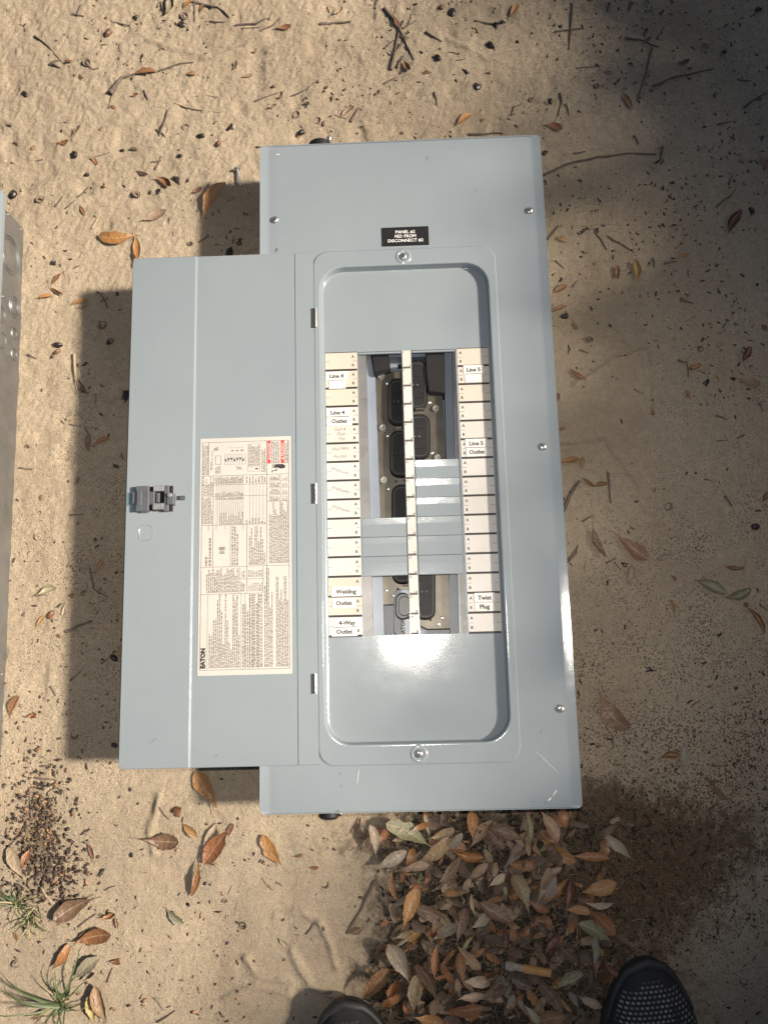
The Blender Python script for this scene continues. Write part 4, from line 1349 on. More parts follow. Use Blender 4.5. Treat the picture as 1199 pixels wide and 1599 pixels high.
for e in LEAVES:
    u, v, L, a, c, k = e[:6]
    add_leaf(u, v, L, a, c, k, e[6] if len(e) > 6 else None, tilt=.05, wide=e[7] if len(e) > 7 else 1.12)
for e in LITTER:
    u, v, L, a, c, k = e[:6]
    add_leaf(u, v, L * 1.1, a, c, k, e[6] if len(e) > 6 else None, wide=1.12, lift=random.uniform(.004, .015), tilt=.26)
# filling leaves of the litter bed
nfill = 0
while nfill < 84:
    u = random.uniform(585, 945); v = random.uniform(1268, 1605)
    left = 640 - (v - 1300) * .1 if v < 1400 else 612 - (v - 1400) * .03
    right = 930 if v < 1500 else 905
    if u < left - random.random() * 30 or u > right + random.random() * 30 - 15: continue
    if 1290 < v < 1340 and u > 880 and random.random() < .6: continue
    if 775 < u < 865 and 1490 < v < 1528: continue
    cc = random.choice(('brown', 'brown', 'tan', 'rust', 'grey', 'brown', 'orange', 'dark', 'dark', 'rust', 'green'))
    add_leaf(u, v, random.uniform(24, 54), random.uniform(0, 360), cc, None, None, wide=1.1, lift=random.uniform(0, .008), tilt=.24)
    nfill += 1

# ------------------------------------------------------------------ acorns and caps
def acorn_mesh(kind, seed):
    rs = random.Random(seed)
    b = MB()
    if kind in ('nut', 'nutbrown'):
        L = 1.0; q = rs.uniform(.29, .36)
        Mx = Matrix.Rotation(R_(90), 4, 'Y')
        b.lathe([(.02, -.5), (q * .62, -.44), (q * .92, -.25), (q, 0), (q * .9, .22), (q * .55, .40), (q * .18, .48), (.03, .56)], (0, 0, q * .8), 12, 0, Mx)
        if rs.random() < .35:
            b.lathe([(q * 1.05, -.12), (q * 1.12, -.22), (q * 1.0, -.42), (q * .6, -.54), (.05, -.57)], (0, 0, q * .8), 12, 1, Mx)
        b.v = [(x * rs.uniform(.93, 1.07), y * rs.uniform(.9, 1.1), z * rs.uniform(.8, 1.1)) for x, y, z in b.v]
        if seed % 2: b.v = [(x * (1 + .25 * math.sin(y * 9 + seed)), y * 1.08 + .12 * math.sin(x * 6 + seed), z * .55 + .06 * math.sin(x * 11 + y * 13)) for x, y, z in b.v]
        return b.mesh('acorn', [M[kind], M['cap']], 60)
    q = .5
    b.lathe([(.30, .16), (.40, .34), (.46, .36), (.5, .28), (.48, .14), (.36, .03), (.12, 0), (.02, 0)][::-1], (0, 0, 0), 12, 0, Matrix.Rotation(rs.uniform(-.5, .5), 4, 'X'))
    b.lathe([(.30, .18), (.02, .12)], (0, 0, 0), 12, 1)
    return b.mesh('acorn_cup', [M['cap'], M['nut']], 50)


AM = {k: [acorn_mesh(k, i) for i in range(7)] for k in ('nut', 'nutbrown', 'cap')}
ADESC = {'nut': 'dark acorn', 'nutbrown': 'brown acorn', 'cap': 'grey brown acorn cup'}


def add_acorn(u, v, d, kind, label=None):
    p = U(u, v)
    q = U(u + d, v)
    L = (q - p).length
    o = bpy.data.objects.new('acorn' if kind != 'cap' else 'acorn_cup', random.choice(AM[kind]))
    COL.objects.link(o)
    o.location = (p.x, p.y, hz(p.x, p.y) - random.uniform(.06, .26) * L)
    o.scale = (L, L * random.uniform(.9, 1.1), L)
    o.rotation_euler = (random.uniform(-.3, .3), random.uniform(-.35, .35), random.uniform(0, 6.28))
    z = zone(u, v)
    PENDING.append((o, label or f'{ADESC[kind]} {z}', 'acorn', f'acorns {z}', (u, v)))


for u, v, d, k in [(284, 34, 15, 'nut'), (287, 22, 13, 'cap'), (170, 51, 14, 'nutbrown'), (211, 25, 12, 'nut'), (359, 196, 14, 'nut'), (470, 203, 14, 'nut'), (275, 278, 16, 'nut'), (246, 294, 12, 'nut'), (426, 134, 9, 'nut'), (320, 70, 7, 'nut'), (320, 84, 7, 'nut'), (395, 75, 13, 'cap'),
                   (37, 144, 12, 'nut'), (19, 302, 15, 'nut'), (60, 310, 13, 'cap'), (314, 210, 12, 'nut'), (341, 222, 10, 'nutbrown'), (49, 229, 11, 'nutbrown'), (463, 177, 12, 'cap'), (480, 160, 8, 'nut'), (437, 147, 14, 'cap'), (510, 66, 6, 'nut'), (288, 194, 12, 'cap'), (373, 375, 14, 'nut'),
                   (357, 390, 16, 'nut'), (116, 240, 12, 'nut'), (210, 300, 14, 'cap'), (135, 96, 13, 'cap'), (177, 165, 11, 'nutbrown'), (12, 193, 8, 'nut'), (93, 202, 9, 'nut'), (102, 187, 9, 'cap'), (156, 197, 8, 'nutbrown'), (188, 228, 8, 'nut'), (497, 186, 11, 'cap'), (505, 190, 8, 'nutbrown'), (326, 287, 9, 'nutbrown'), (280, 240, 8, 'nut'), (160, 288, 7, 'nutbrown'), (133, 269, 9, 'nut'), (252, 75, 9, 'cap'), (279, 115, 9, 'cap'), (164, 25, 8, 'nutbrown'), (297, 378, 8, 'cap'), (330, 330, 7, 'nutbrown'),
                   (707, 17, 17, 'nut'), (775, 37, 13, 'nut'), (785, 31, 12, 'nut'), (766, 70, 14, 'nut'), (684, 90, 13, 'nut'), (727, 110, 12, 'nut'), (709, 121, 12, 'nut'), (746, 132, 13, 'nut'), (657, 80, 8, 'nut'), (665, 111, 12, 'nutbrown'), (1132, 78, 10, 'nut'), (860, 156, 11, 'nut'), (851, 237, 12, 'nut'), (851, 284, 9, 'nut'),
                   (909, 359, 10, 'nut'), (935, 356, 13, 'nut'), (1035, 250, 9, 'nutbrown'), (1175, 325, 12, 'nut'), (1185, 9, 14, 'nut'), (690, 10, 11, 'nutbrown'), (876, 36, 7, 'nut'), (829, 152, 8, 'cap'), (753, 186, 8, 'nutbrown'), (770, 201, 7, 'nut'), (1117, 146, 8, 'nutbrown'), (932, 131, 11, 'cap'), (1010, 45, 9, 'cap'), (808, 62, 7, 'nut'),
                   (89, 538, 14, 'nut'), (89, 549, 10, 'nutbrown'), (159, 508, 16, 'cap'), (172, 533, 13, 'nut'), (181, 729, 13, 'nut'), (83, 407, 15, 'nut'), (182, 457, 7, 'nut'), (80, 959, 14, 'nutbrown'), (113, 931, 14, 'nutbrown'), (130, 925, 10, 'cap'), (177, 1027, 14, 'nut'), (180, 1163, 11, 'nut'), (116, 1152, 12, 'cap'), (51, 1119, 15, 'nutbrown'), (91, 994, 9, 'nutbrown'), (58, 1170, 9, 'nutbrown'), (148, 843, 7, 'nut'), (181, 894, 6, 'nut'), (104, 751, 6, 'nut'), (40, 695, 8, 'cap'), (121, 817, 5, 'nutbrown'), (60, 800, 7, 'cap'),
                   (292, 1413, 9, 'nut'), (206, 1334, 8, 'nut'), (380, 1447, 12, 'cap'), (509, 1384, 11, 'cap'), (180, 1503, 15, 'nutbrown'), (283, 1533, 7, 'nutbrown'), (350, 1408, 8, 'cap'), (320, 1380, 6, 'nut'), (204, 1232, 6, 'nut'), (175, 1576, 10, 'nutbrown'), (25, 1505, 12, 'cap'),
                   (882, 491, 12, 'nut'), (955, 506, 10, 'nut'), (1105, 595, 12, 'nut'), (1147, 589, 10, 'nut'), (1020, 643, 9, 'nutbrown'), (925, 478, 7, 'nut'), (877, 433, 9, 'nut'), (922, 528, 12, 'cap'), (1095, 542, 11, 'cap'), (1195, 508, 11, 'nutbrown'), (1046, 790, 13, 'cap'), (1185, 440, 7, 'nut'), (1162, 424, 10, 'nut'),
                   (1181, 822, 14, 'nut'), (976, 881, 11, 'nut'), (1013, 1046, 13, 'nut'), (1123, 991, 8, 'nut'), (983, 830, 8, 'nut'), (1149, 1075, 6, 'nut'), (1107, 1072, 8, 'cap'), (1088, 852, 9, 'nut'), (1165, 945, 8, 'cap')]:
    add_acorn(u, v, d, k)
add_acorn(278, 1268, 22, 'nutbrown', 'large shiny brown acorn on sand below the open door')

# ------------------------------------------------------------------ twigs
def add_twig(pts, r, mat='twig', label=None, src=1.0):
    P = []
    for i, (u, v) in enumerate(pts):
        p = U(u, v); P.append(p)
    # subdivide with a little wander
    Q = []
    for a, c in zip(P[:-1], P[1:]):
        n = max(2, int((c - a).length / .012))
        for k in range(n):
            t = k / n
            q = a.lerp(c, t)
            if k: q = q + Vector((random.gauss(0, .0007), random.gauss(0, .0007), 0))
            Q.append(q)
    Q.append(P[-1])
    # a wiggly stick rests on the bumps it crosses
    hh = np.array([hz(q.x, q.y) for q in Q])
    ker = np.convolve(np.pad(hh, 2, mode='edge'), np.ones(5) / 5, 'valid')
    hh = np.maximum(hh, ker)
    R = [r * .70e-3 * (1.05 - .5 * i / (len(Q) - 1)) * random.uniform(.9, 1.12) for i in range(len(Q))]
    base = Q[0].copy(); base.z = hh[0]
    b = MB()
    b.tube([(q.x - base.x, q.y - base.y, h + R[i] * .7 - base.z) for i, (q, h) in enumerate(zip(Q, hh))], R, 6)
    if len(Q) > 5 and random.random() < .6:       # a bud or side stub
        i = random.randrange(1, len(Q) - 2)
        q = Q[i]; d = (Q[i + 1] - q).normalized(); s = Vector((-d.y, d.x, 0)) * random.choice((1, -1))
        e = q + (d * .7 + s) * random.uniform(.003, .008)
        b.tube([(q.x - base.x, q.y - base.y, hh[i] + R[i] - base.z), (e.x - base.x, e.y - base.y, hh[i] + R[i] * 1.5 - base.z)], [R[i] * .6, R[i] * .35], 5)
    o = b.build('twig', M[mat], None, smooth=60)
    o.location = base
    um = sum(p[0] for p in pts) / len(pts); vm = sum(p[1] for p in pts) / len(pts)
    z = zone(um, vm)
    length = sum((c - a).length for a, c in zip(P[:-1], P[1:]))
    size = 'short' if length < .03 else 'long' if length > .07 else 'thin'
    bent = 'bent' if len(pts) > 2 else 'straight'
    colr = {'twig': 'grey', 'twigpale': 'pale'}[mat]
    PENDING.append((o, label or f'{size} {bent} {colr} twig {z}', 'twig', f'twigs {z}', (um, vm)))


def TW(ox, oy, sc, items):
    for it in items:
        pts, r = it[0], it[1]
        mat = it[2] if len(it) > 2 else 'twig'
        lab = it[3] if len(it) > 3 else None
        add_twig([(ox + x / sc, oy + y / sc) for x, y in pts], r, mat, lab)


TW(0, 0, 2, [([(105, 105), (150, 140), (190, 185)], 2.2, 'twig', 'grey twig with a dark bud cluster at the far top left'), ([(345, 290), (365, 262), (382, 238)], 6.0, 'twig', 'thick grey bark stick below the narrow brown leaf'), ([(338, 335), (348, 292)], 1.5), ([(382, 240), (420, 228)], 2.5), ([(498, 218), (560, 195), (605, 190)], 2.2), ([(610, 295), (680, 297)], 1.3, 'twigpale'), ([(545, 320), (600, 335), (690, 348)], 1.6, 'twigpale'),
             ([(795, 310), (885, 278)], 1.7), ([(905, 295), (960, 270), (995, 243)], 1.4), ([(450, 280), (462, 310)], 2), ([(525, 340), (510, 380), (495, 420)], 2.4), ([(485, 395), (505, 410), (515, 425)], 2), ([(830, 160), (862, 125)], .9), ([(600, 0), (640, 10), (680, 20), (715, 50)], 3, 'twig', 'dark curved stick at the top edge of the picture'), ([(655, 60), (705, 62)], 1.6), ([(355, 65), (402, 72)], 1.8), ([(240, 45), (252, 10)], 3),
             ([(225, 40), (260, 45)], 2), ([(420, 35), (470, 5)], 2, 'twigpale'), ([(500, 0), (512, 45)], 1.8), ([(605, 0), (607, 60)], 2.2), ([(735, 75), (800, 70), (840, 55)], 2.4), ([(815, 95), (845, 80), (875, 55)], 2), ([(760, 85), (830, 78)], 1.6, 'twigpale'), ([(840, 60), (850, 30)], 1.5), ([(1000, 70), (1050, 65), (1095, 62)], 3), ([(1020, 80), (1070, 55)], 2, 'twigpale'),
             ([(1095, 375), (1120, 330)], 2.5), ([(285, 710), (310, 660)], 2, 'twigpale'), ([(618, 750), (650, 728)], 2.2), ([(240, 610), (270, 572)], 1.8), ([(200, 645), (230, 620)], 1.8), ([(170, 640), (192, 608)], 2.5), ([(480, 520), (500, 480)], 2.2), ([(470, 500), (500, 492)], 1.8), ([(725, 755), (728, 735)], 1.8), ([(270, 195), (290, 215), (308, 210)], 1.8), ([(1045, 352), (1085, 365), (1110, 330)], 1.5, 'twigpale'), ([(275, 490), (340, 468)], 1.0), ([(110, 495), (130, 490)], 1.5), ([(160, 190), (185, 205)], 3.5), ([(155, 195), (185, 180)], 3), ([(370, 130), (372, 155)], 1)])
TW(600, 0, 2, [([(590, 5), (585, 70), (578, 145)], 2.6, 'twig', 'upright grey twig crossed by a shorter one near the top'), ([(535, 92), (585, 85), (625, 80)], 2), ([(755, 110), (800, 115), (860, 138)], 2.4, 'twig', 'dark bent twig, upper arm of the fork at top right'), ([(840, 140), (820, 220), (790, 310)], 2.3, 'twig', 'dark twig hanging from the fork at top right'), ([(840, 262), (920, 230), (1030, 207)], 2.4, 'twig', 'long grey twig near the top right corner'), ([(1125, 330), (1190, 285)], 2), ([(550, 285), (555, 320), (543, 362)], 2.3), ([(155, 285), (163, 325)], 2.6),
               ([(395, 360), (405, 330), (430, 318)], 1.8), ([(435, 350), (465, 325)], 2, 'twigpale'), ([(570, 320), (580, 355)], 3, 'twigpale'), ([(498, 545), (560, 515), (640, 495), (760, 475), (850, 478)], 3.0, 'twig', 'long thick twig leaning out from the panel right edge'), ([(870, 455), (862, 495)], 3), ([(20, 212), (45, 100), (60, 60)], 3.0, 'twig', 'thick stick in the fan of sticks above the panel'), ([(0, 20), (40, 70), (92, 185)], 3.2, 'twig', 'longest stick in the fan of sticks above the panel'),
               ([(40, 205), (60, 170)], 2.6), ([(0, 145), (30, 118)], 2.2), ([(0, 255), (35, 235)], 2.2), ([(55, 130), (20, 180)], 2), ([(60, 85), (100, 60)], 2), ([(508, 745), (545, 700)], 2.4), ([(700, 730), (740, 752), (785, 782)], 1.8), ([(660, 715), (680, 740), (697, 772)], 2.2), ([(620, 700), (680, 690), (735, 695)], 1, 'twigpale'), ([(1040, 640), (1100, 585)], 1.8), ([(1075, 575), (1088, 540)], 2), ([(855, 110), (875, 75)], 1.6), ([(282, 62), (348, 68)], 2.2), ([(130, 98), (180, 128)], 2.6), ([(225, 188), (255, 182)], 1.2), ([(1040, 385), (1085, 375)], 1.6),
               ([(780, 420), (795, 445)], 2.4), ([(590, 480), (630, 470)], 2), ([(705, 0), (700, 25)], 2), ([(770, 0), (768, 25)], 3), ([(1145, 45), (1180, 20)], 1.6), ([(830, 510), (860, 530)], 2, 'twigpale'), ([(200, 162), (225, 165)], 1.2), ([(265, 415), (370, 412)], 2.6), ([(1105, 240), (1150, 245)], 1.6), ([(600, 205), (660, 200)], 1.2), ([(75, 75), (85, 40)], 1.5)])
TW(0, 400, 3, [([(345, 455), (350, 540), (360, 640)], 3.0, 'twigpale', 'pale stalk at the border of the door shadow'), ([(85, 988), (150, 995)], 2), ([(128, 455), (165, 475)], 2.2), ([(450, 160), (480, 190), (500, 240)], 2), ([(465, 205), (500, 190)], 1.6), ([(310, 760), (345, 735), (380, 745)], 2.5, 'twigpale'), ([(325, 785), (380, 798)], 1.4), ([(395, 800), (415, 850)], 1.4), ([(445, 640), (440, 690)], 1.4), ([(345, 50), (370, 35)], 2)])
TW(0, 800, 3, [([(420, 260), (440, 360), (505, 395)], 1.8), ([(310, 560), (370, 530), (430, 505)], 3, 'twig', 'stout straight stick lying in the door shadow'), ([(340, 780), (380, 740)], 1.3), ([(470, 710), (520, 665)], 1.5), ([(235, 815), (262, 860)], 1.8), ([(230, 290), (245, 235)], 1, 'twigpale'), ([(290, 480), (310, 420)], 2, 'twigpale'), ([(105, 485), (115, 465)], 2), ([(325, 10), (390, 8)], 2), ([(170, 390), (220, 385)], 1.8), ([(190, 1190), (250, 1180)], 2)])
TW(0, 1200, 2, [([(1172, 352), (1130, 440), (1083, 520)], 3.2, 'twig', 'straight dark stick on smooth sand left of the litter'), ([(490, 795), (545, 760)], 2), ([(815, 345), (850, 385)], 1), ([(335, 670), (350, 625)], 1.4), ([(245, 495), (300, 455)], 1.8), ([(330, 380), (362, 366)], 1.6), ([(955, 520), (980, 485)], 1.3), ([(30, 240), (95, 175)], 1.6), ([(130, 370), (170, 425)], 2.5, 'twigpale'), ([(500, 120), (530, 160)], 1.6), ([(480, 720), (510, 760)], 1.4), ([(100, 155), (90, 60)], 2.2), ([(110, 30), (170, 35)], 2), ([(1180, 560), (1182, 590)], 1.5), ([(860, 360), (880, 372)], 1.5)])
TW(600, 1200, 2, [([(325, 432), (395, 355)], 1.8, 'twigpale', 'pale straight stalk lying across the middle of the litter'), ([(465, 588), (495, 550), (525, 518)], 1.6), ([(480, 330), (490, 270)], 1.4, 'twigpale'), ([(500, 150), (520, 100)], 1.4, 'twigpale'), ([(600, 560), (605, 480)], 1.4, 'twigpale'), ([(250, 200), (262, 130)], 1.6), ([(380, 620), (430, 700)], 1.6), ([(1000, 30), (1075, 100)], 2)])
TW(800, 400, 3, [([(235, 1195), (270, 1120), (315, 1050)], 4.5, 'twig', 'thick grey stick standing by the right edge of the panel'), ([(450, 1010), (465, 1155)], 2.8, 'twig', 'upright dark twig right of the panel screw'), ([(665, 0), (670, 40)], 2.4), ([(790, 190), (855, 210)], 2.6), ([(815, 165), (830, 180)], 2), ([(715, 25), (775, 12)], 2.2), ([(440, 345), (500, 370), (560, 410), (620, 415)], 1.2, 'twigpale'), ([(840, 720), (900, 750), (935, 772)], 2, 'twigpale'), ([(960, 740), (1015, 760)], 2), ([(1060, 845), (1100, 832)], 1.6), ([(285, 135), (305, 105)], 1.6), ([(780, 480), (820, 490), (830, 560)], 2.4), ([(575, 615), (620, 640)], 1.2), ([(320, 430), (360, 445)], 2), ([(1000, 1120), (1035, 1170)], 3), ([(965, 860), (1005, 855)], 1.5), ([(905, 1040), (945, 1050)], 1.6), ([(200, 15), (245, 50)], 1.6), ([(830, 50), (835, 90)], 1.6), ([(990, 330), (1010, 300)], 1.5), ([(1165, 680), (1180, 720)], 2)])
TW(800, 800, 3, [([(258, 235), (300, 190), (310, 150)], 2), ([(470, 1050), (475, 1095)], 1.8), ([(700, 525), (715, 495)], 3, 'twigpale'), ([(1160, 430), (1199, 460)], 1.8), ([(1128, 945), (1135, 980)], 1.6), ([(440, 235), (490, 212)], 1.6), ([(1095, 205), (1093, 310)], 2.4, 'twigpale'), ([(480, 230), (510, 270)], 1.5), ([(260, 220), (310, 155)], 1.2), ([(770, 880), (775, 850)], 1.2), ([(330, 40), (385, 10)], 1.8), ([(280, 640), (320, 700)], 1, 'twigpale'), ([(840, 905), (880, 880)], 1.3)])

finish_labels()

# ------------------------------------------------------------------ loose screw on the ground
sc_ = thing('loose_screw', 'zinc self tapping screw lying in the shadow left of the panel', 'screw')
h = U(370.5, 263.5); t = U(376, 290)
zb = hz(h.x, h.y) + .004
sc_.location = (h.x, h.y, zb)
dv = (Vector((t.x, t.y, 0)) - Vector((h.x, h.y, 0)))
Lq = dv.length; dv.normalize()
Mx = dv.to_track_quat('Z', 'Y').to_matrix().to_4x4()
b = MB(); b.lathe([(.0001, -.001), (.0045, -.001), (.0055, .0005), (.0045, .002), (.002, .003)][::1], n=14, M=Mx); b.build('screw_head', M['screw'], sc_, smooth=40)
b = MB()
prof = []
for k in range(14):
    z = .003 + (Lq - .006) * k / 13
    prof += [(.0020, z), (.0013, z + (Lq - .006) / 28)]
prof += [(.0002, Lq)]
b.lathe(prof, n=10, M=Mx); b.build('screw_shank', M['screw'], sc_, smooth=20)

# ------------------------------------------------------------------ cigarette butt
p0 = U(787, 1503); p1 = U(857, 1515)
cb = thing('cigarette_butt', 'flattened cigarette butt with an orange tip in the leaf litter', 'cigarette butt', (p0.x, p0.y, hz(p0.x, p0.y) + .014))
dv = Vector((p1.x - p0.x, p1.y - p0.y, 0)); Lq = dv.length; dv.normalize()
mid = dv * (Lq * .40)
b = MB(); b.tube([mid * 0, mid * .3, mid * .6 + Vector((0, .0008, .0004)), mid * 1.02], [.0045, .0062, .0042, .0046], 10); ob = b.build('paper_end', M['cigpaper'], cb, smooth=50)
b = MB(); b.tube([mid, mid + dv * (Lq * .3), dv * Lq], [.0052, .0050, .0049], 14); b.build('filter_tip', M['cigfilter'], cb, smooth=50)


# ------------------------------------------------------------------ grass tufts
def tuft(u, v, blades, label, seed):
    rs = random.Random(seed)
    p = U(u, v); z0 = hz(p.x, p.y)
    t = thing('grass_tuft', label, 'grass tuft', (p.x, p.y, z0), 'grass tufts in the lower left corner')
    for (ang, Lpx, w, dry) in blades:
        L = Lpx * .00086
        a = R_(ang)
        ux, uy = math.cos(a), math.sin(a)
        V, F = [], []
        n = 7
        lift = rs.uniform(.25, .6)
        for i in range(n + 1):
            s = i / n
            r = L * s
            zz = L * lift * math.sin(s * math.pi * rs.uniform(.78, .82)) * .8
            ww = w * .00072 * (1 - s ** 2.2) + .0001
            bx = rs.gauss(0, .0008) * s
            cx, cy = ux * r - uy * bx, uy * r + ux * bx
            V += [(cx - uy * ww, cy + ux * ww, zz + .0004), (cx, cy, zz - .0003), (cx + uy * ww, cy - ux * ww, zz + .0004)]
        for i in range(n):
            for j in range(2):
                F.append((i * 3 + j, i * 3 + j + 1, (i + 1) * 3 + j + 1, (i + 1) * 3 + j))
        b = MB(); b.add(V, F)
        o = b.build('blade', M['grassdry' if dry else 'grass'], t, smooth=80)
        o.location = (rs.gauss(0, .004), rs.gauss(0, .004), 0)


big = [(150, 105, 2.6, 0), (158, 90, 1.8, 0), (72, 85, 2.2, 0), (-100, 40, 1.8, 0), (165, 75, 1.6, 0), (185, 60, 1.4, 0), (60, 50, 1.6, 0), (100, 60, 1.6, 0), (120, 50, 1.6, 0), (-20, 36, 1.2, 0), (10, 34, 1.2, 1), (-60, 40, 1.6, 0), (-140, 45, 1.4, 0), (200, 55, 1.4, 1), (35, 40, 1.3, 1), (-75, 45, 1.3, 0), (85, 40, 1.5, 0), (140, 60, 1.2, 1), (172, 110, 1.2, 0), (45, 60, 1.4, 0), (-40, 30, 1, 1), (110, 35, 1.2, 0), (-170, 40, 1.2, 0), (20, 48, 1.2, 0)]
tuft(100, 1568, big, 'green grass tuft with long blades in the bottom left corner', 3)
sm = [(random.uniform(0, 360), random.uniform(16, 46), random.uniform(.8, 1.4), random.random() < .25) for _ in range(26)]
tuft(28, 1408, sm, 'small green grass tuft at the left edge above the larger one', 4)
sm = [(random.uniform(200, 340), random.uniform(16, 42), random.uniform(.8, 1.3), random.random() < .25) for _ in range(18)]
tuft(52, 1428, sm, 'short spreading grass tuft right of the small tuft', 5)


# ------------------------------------------------------------------ loose crumbs (uncountable)
def crumbs(name, label, n, sampler, mat, lo, hi, elong=(1.0, 2.2), flat=.5, sink=.25, up=0.0, seed=1):
    rs = np.random.default_rng(seed)
    P = sampler(rs, n)
    n = len(P)
    s = lo + (hi - lo) * rs.random(n) ** 2.4
    e = rs.uniform(*elong, n)
    th = rs.uniform(0, 2 * np.pi, n)
    z = height(P[:, 0], P[:, 1]) + (rs.random(n) * up if up else 0)
    base = np.array([[1, 0, .1], [.2, .9, -.1], [-.9, .4, .1], [-.5, -.8, 0], [.1, .05, 1.0], [0, 0, -.8]])
    V = np.repeat(base[None], n, 0) * rs.uniform(.6, 1.3, (n, 6, 1))
    V = V * np.stack([s * e, s, s * flat * 1.4], -1)[:, None, :] * .5
    c, sn = np.cos(th)[:, None], np.sin(th)[:, None]
    X = V[..., 0] * c - V[..., 1] * sn; Y = V[..., 0] * sn + V[..., 1] * c
    tz = rs.normal(0, .25, (n, 1))
    Zv = V[..., 2] + X * tz
    V = np.stack([X + P[:, :1], Y + P[:, 1:2], Zv + (z + s * flat * (.5 - sink))[:, None]], -1).reshape(-1, 3)
    f = np.array([[0, 1, 4], [1, 2, 4], [2, 3, 4], [3, 0, 4], [1, 0, 5], [2, 1, 5], [3, 2, 5], [0, 3, 5]])
    F = (np.arange(n)[:, None, None] * 6 + f[None]).reshape(-1, 3)
    me = bpy.data.meshes.new(name)
    me.vertices.add(len(V)); me.vertices.foreach_set('co', V.ravel())
    me.loops.add(F.size); me.loops.foreach_set('vertex_index', F.ravel().astype(np.int32))
    me.polygons.add(len(F)); me.polygons.foreach_set('loop_start', np.arange(0, F.size, 3))
    me.update(calc_edges=True)
    me.materials.append(mat)
    o = bpy.data.objects.new(name, me); COL.objects.link(o)
    return tag(o, label, None, None, 'stuff')


def clipped(f):
    e0 = U(604, 1300); e1 = U(584, 1590)
    def g(rs, n):
        P = f(rs, n)
        return P[P[:, 0] > e0.x + (e1.x - e0.x) * (P[:, 1] - e0.y) / (e1.y - e0.y) - np.abs(rs.normal(0, .008, len(P)))]
    return g


def uniform(rs, n):
    return np.stack([rs.uniform(-.52, .86, n), rs.uniform(-.36, 1.30, n)], -1)


def clumpy(rs, n):
    P = uniform(rs, n * 3)
    d = LT[8](P[:, 0] * 9 + 30, P[:, 1] * 9 + 70) * .5 + .5
    d = d ** 1.6 * (.55 + .8 * np.clip(P[:, 0] - .2, 0, 1) + .3 * np.clip(P[:, 1] - .6, 0, 1))
    return P[rs.random(len(P)) < d * .75][:n]


def blobs(specs):
    def f(rs, n):
        out = []
        for (u, v, su, sv, w) in specs:
            p = U(u, v)
            k = int(n * w)
            out.append(np.stack([rs.normal(p.x, su, k), rs.normal(p.y, sv, k)], -1))
        return np.concatenate(out)
    return f


crumbs('plant_debris', 'dark brown crumbs scattered over the sand', 15000, clumpy, M['bits'], .0007, .0048, (1, 2.6), .5, seed=1)
crumbs('plant_debris', 'tan and rust crumbs scattered over the sand', 2200, clumpy, M['bitstan'], .0009, .0058, (1, 2.4), .45, seed=2)
crumbs('fine_stalks', 'short thin stalk fragments scattered over the sand', 3000, clumpy, M['twig'], .0004, .0013, (4, 14), .8, seed=3)
crumbs('soil_crumbs', 'dark grainy soil below the right corner of the panel', 9000,
       blobs([(1040, 1350, .060, .055, .46), (950, 1275, .05, .03, .14), (1130, 1250, .07, .05, .12), (960, 1440, .04, .04, .12), (1050, 1180, .09, .07, .07)]), M['grain'], .0007, .0034, (1, 1.6), .8, seed=4)
crumbs('pale_grains', 'pale grit in the dark soil', 6500, blobs([(1040, 1370, .05, .05, .7), (960, 1400, .05, .05, .3)]), M['bitstan'], .0009, .0024, (1, 1.4), .8, seed=5)
crumbs('litter_crumbs', 'broken leaf crumbs and stalks under the litter', 5200, clipped(blobs([(760, 1420, .085, .075, .6), (720, 1550, .09, .04, .25), (830, 1310, .09, .02, .15)])), M['litterbits'], .0012, .0060, (1, 3), .4, up=.004, seed=6)
crumbs('litter_stalks', 'thin pale stalks in the leaf litter', 1300, blobs([(790, 1440, .08, .07, .7), (880, 1540, .05, .04, .3)]), M['twigpale'], .0008, .0013, (8, 24), .8, up=.008, seed=7)
crumbs('wood_chips', 'heap of brown leaf chips in the lower left', 330, blobs([(62, 1265, .014, .032, .4), (58, 1320, .022, .030, .35), (90, 1370, .020, .014, .25)]), M['bitstan'], .0010, .0065, (1, 2.2), .35, up=.001, seed=8)
crumbs('dark_chips', 'dark leaf chips in the lower left heap', 1300, blobs([(60, 1290, .020, .046, .6), (85, 1365, .024, .018, .4)]), M['bits'], .0008, .0060, (1, 2.2), .5, up=.003, seed=9)


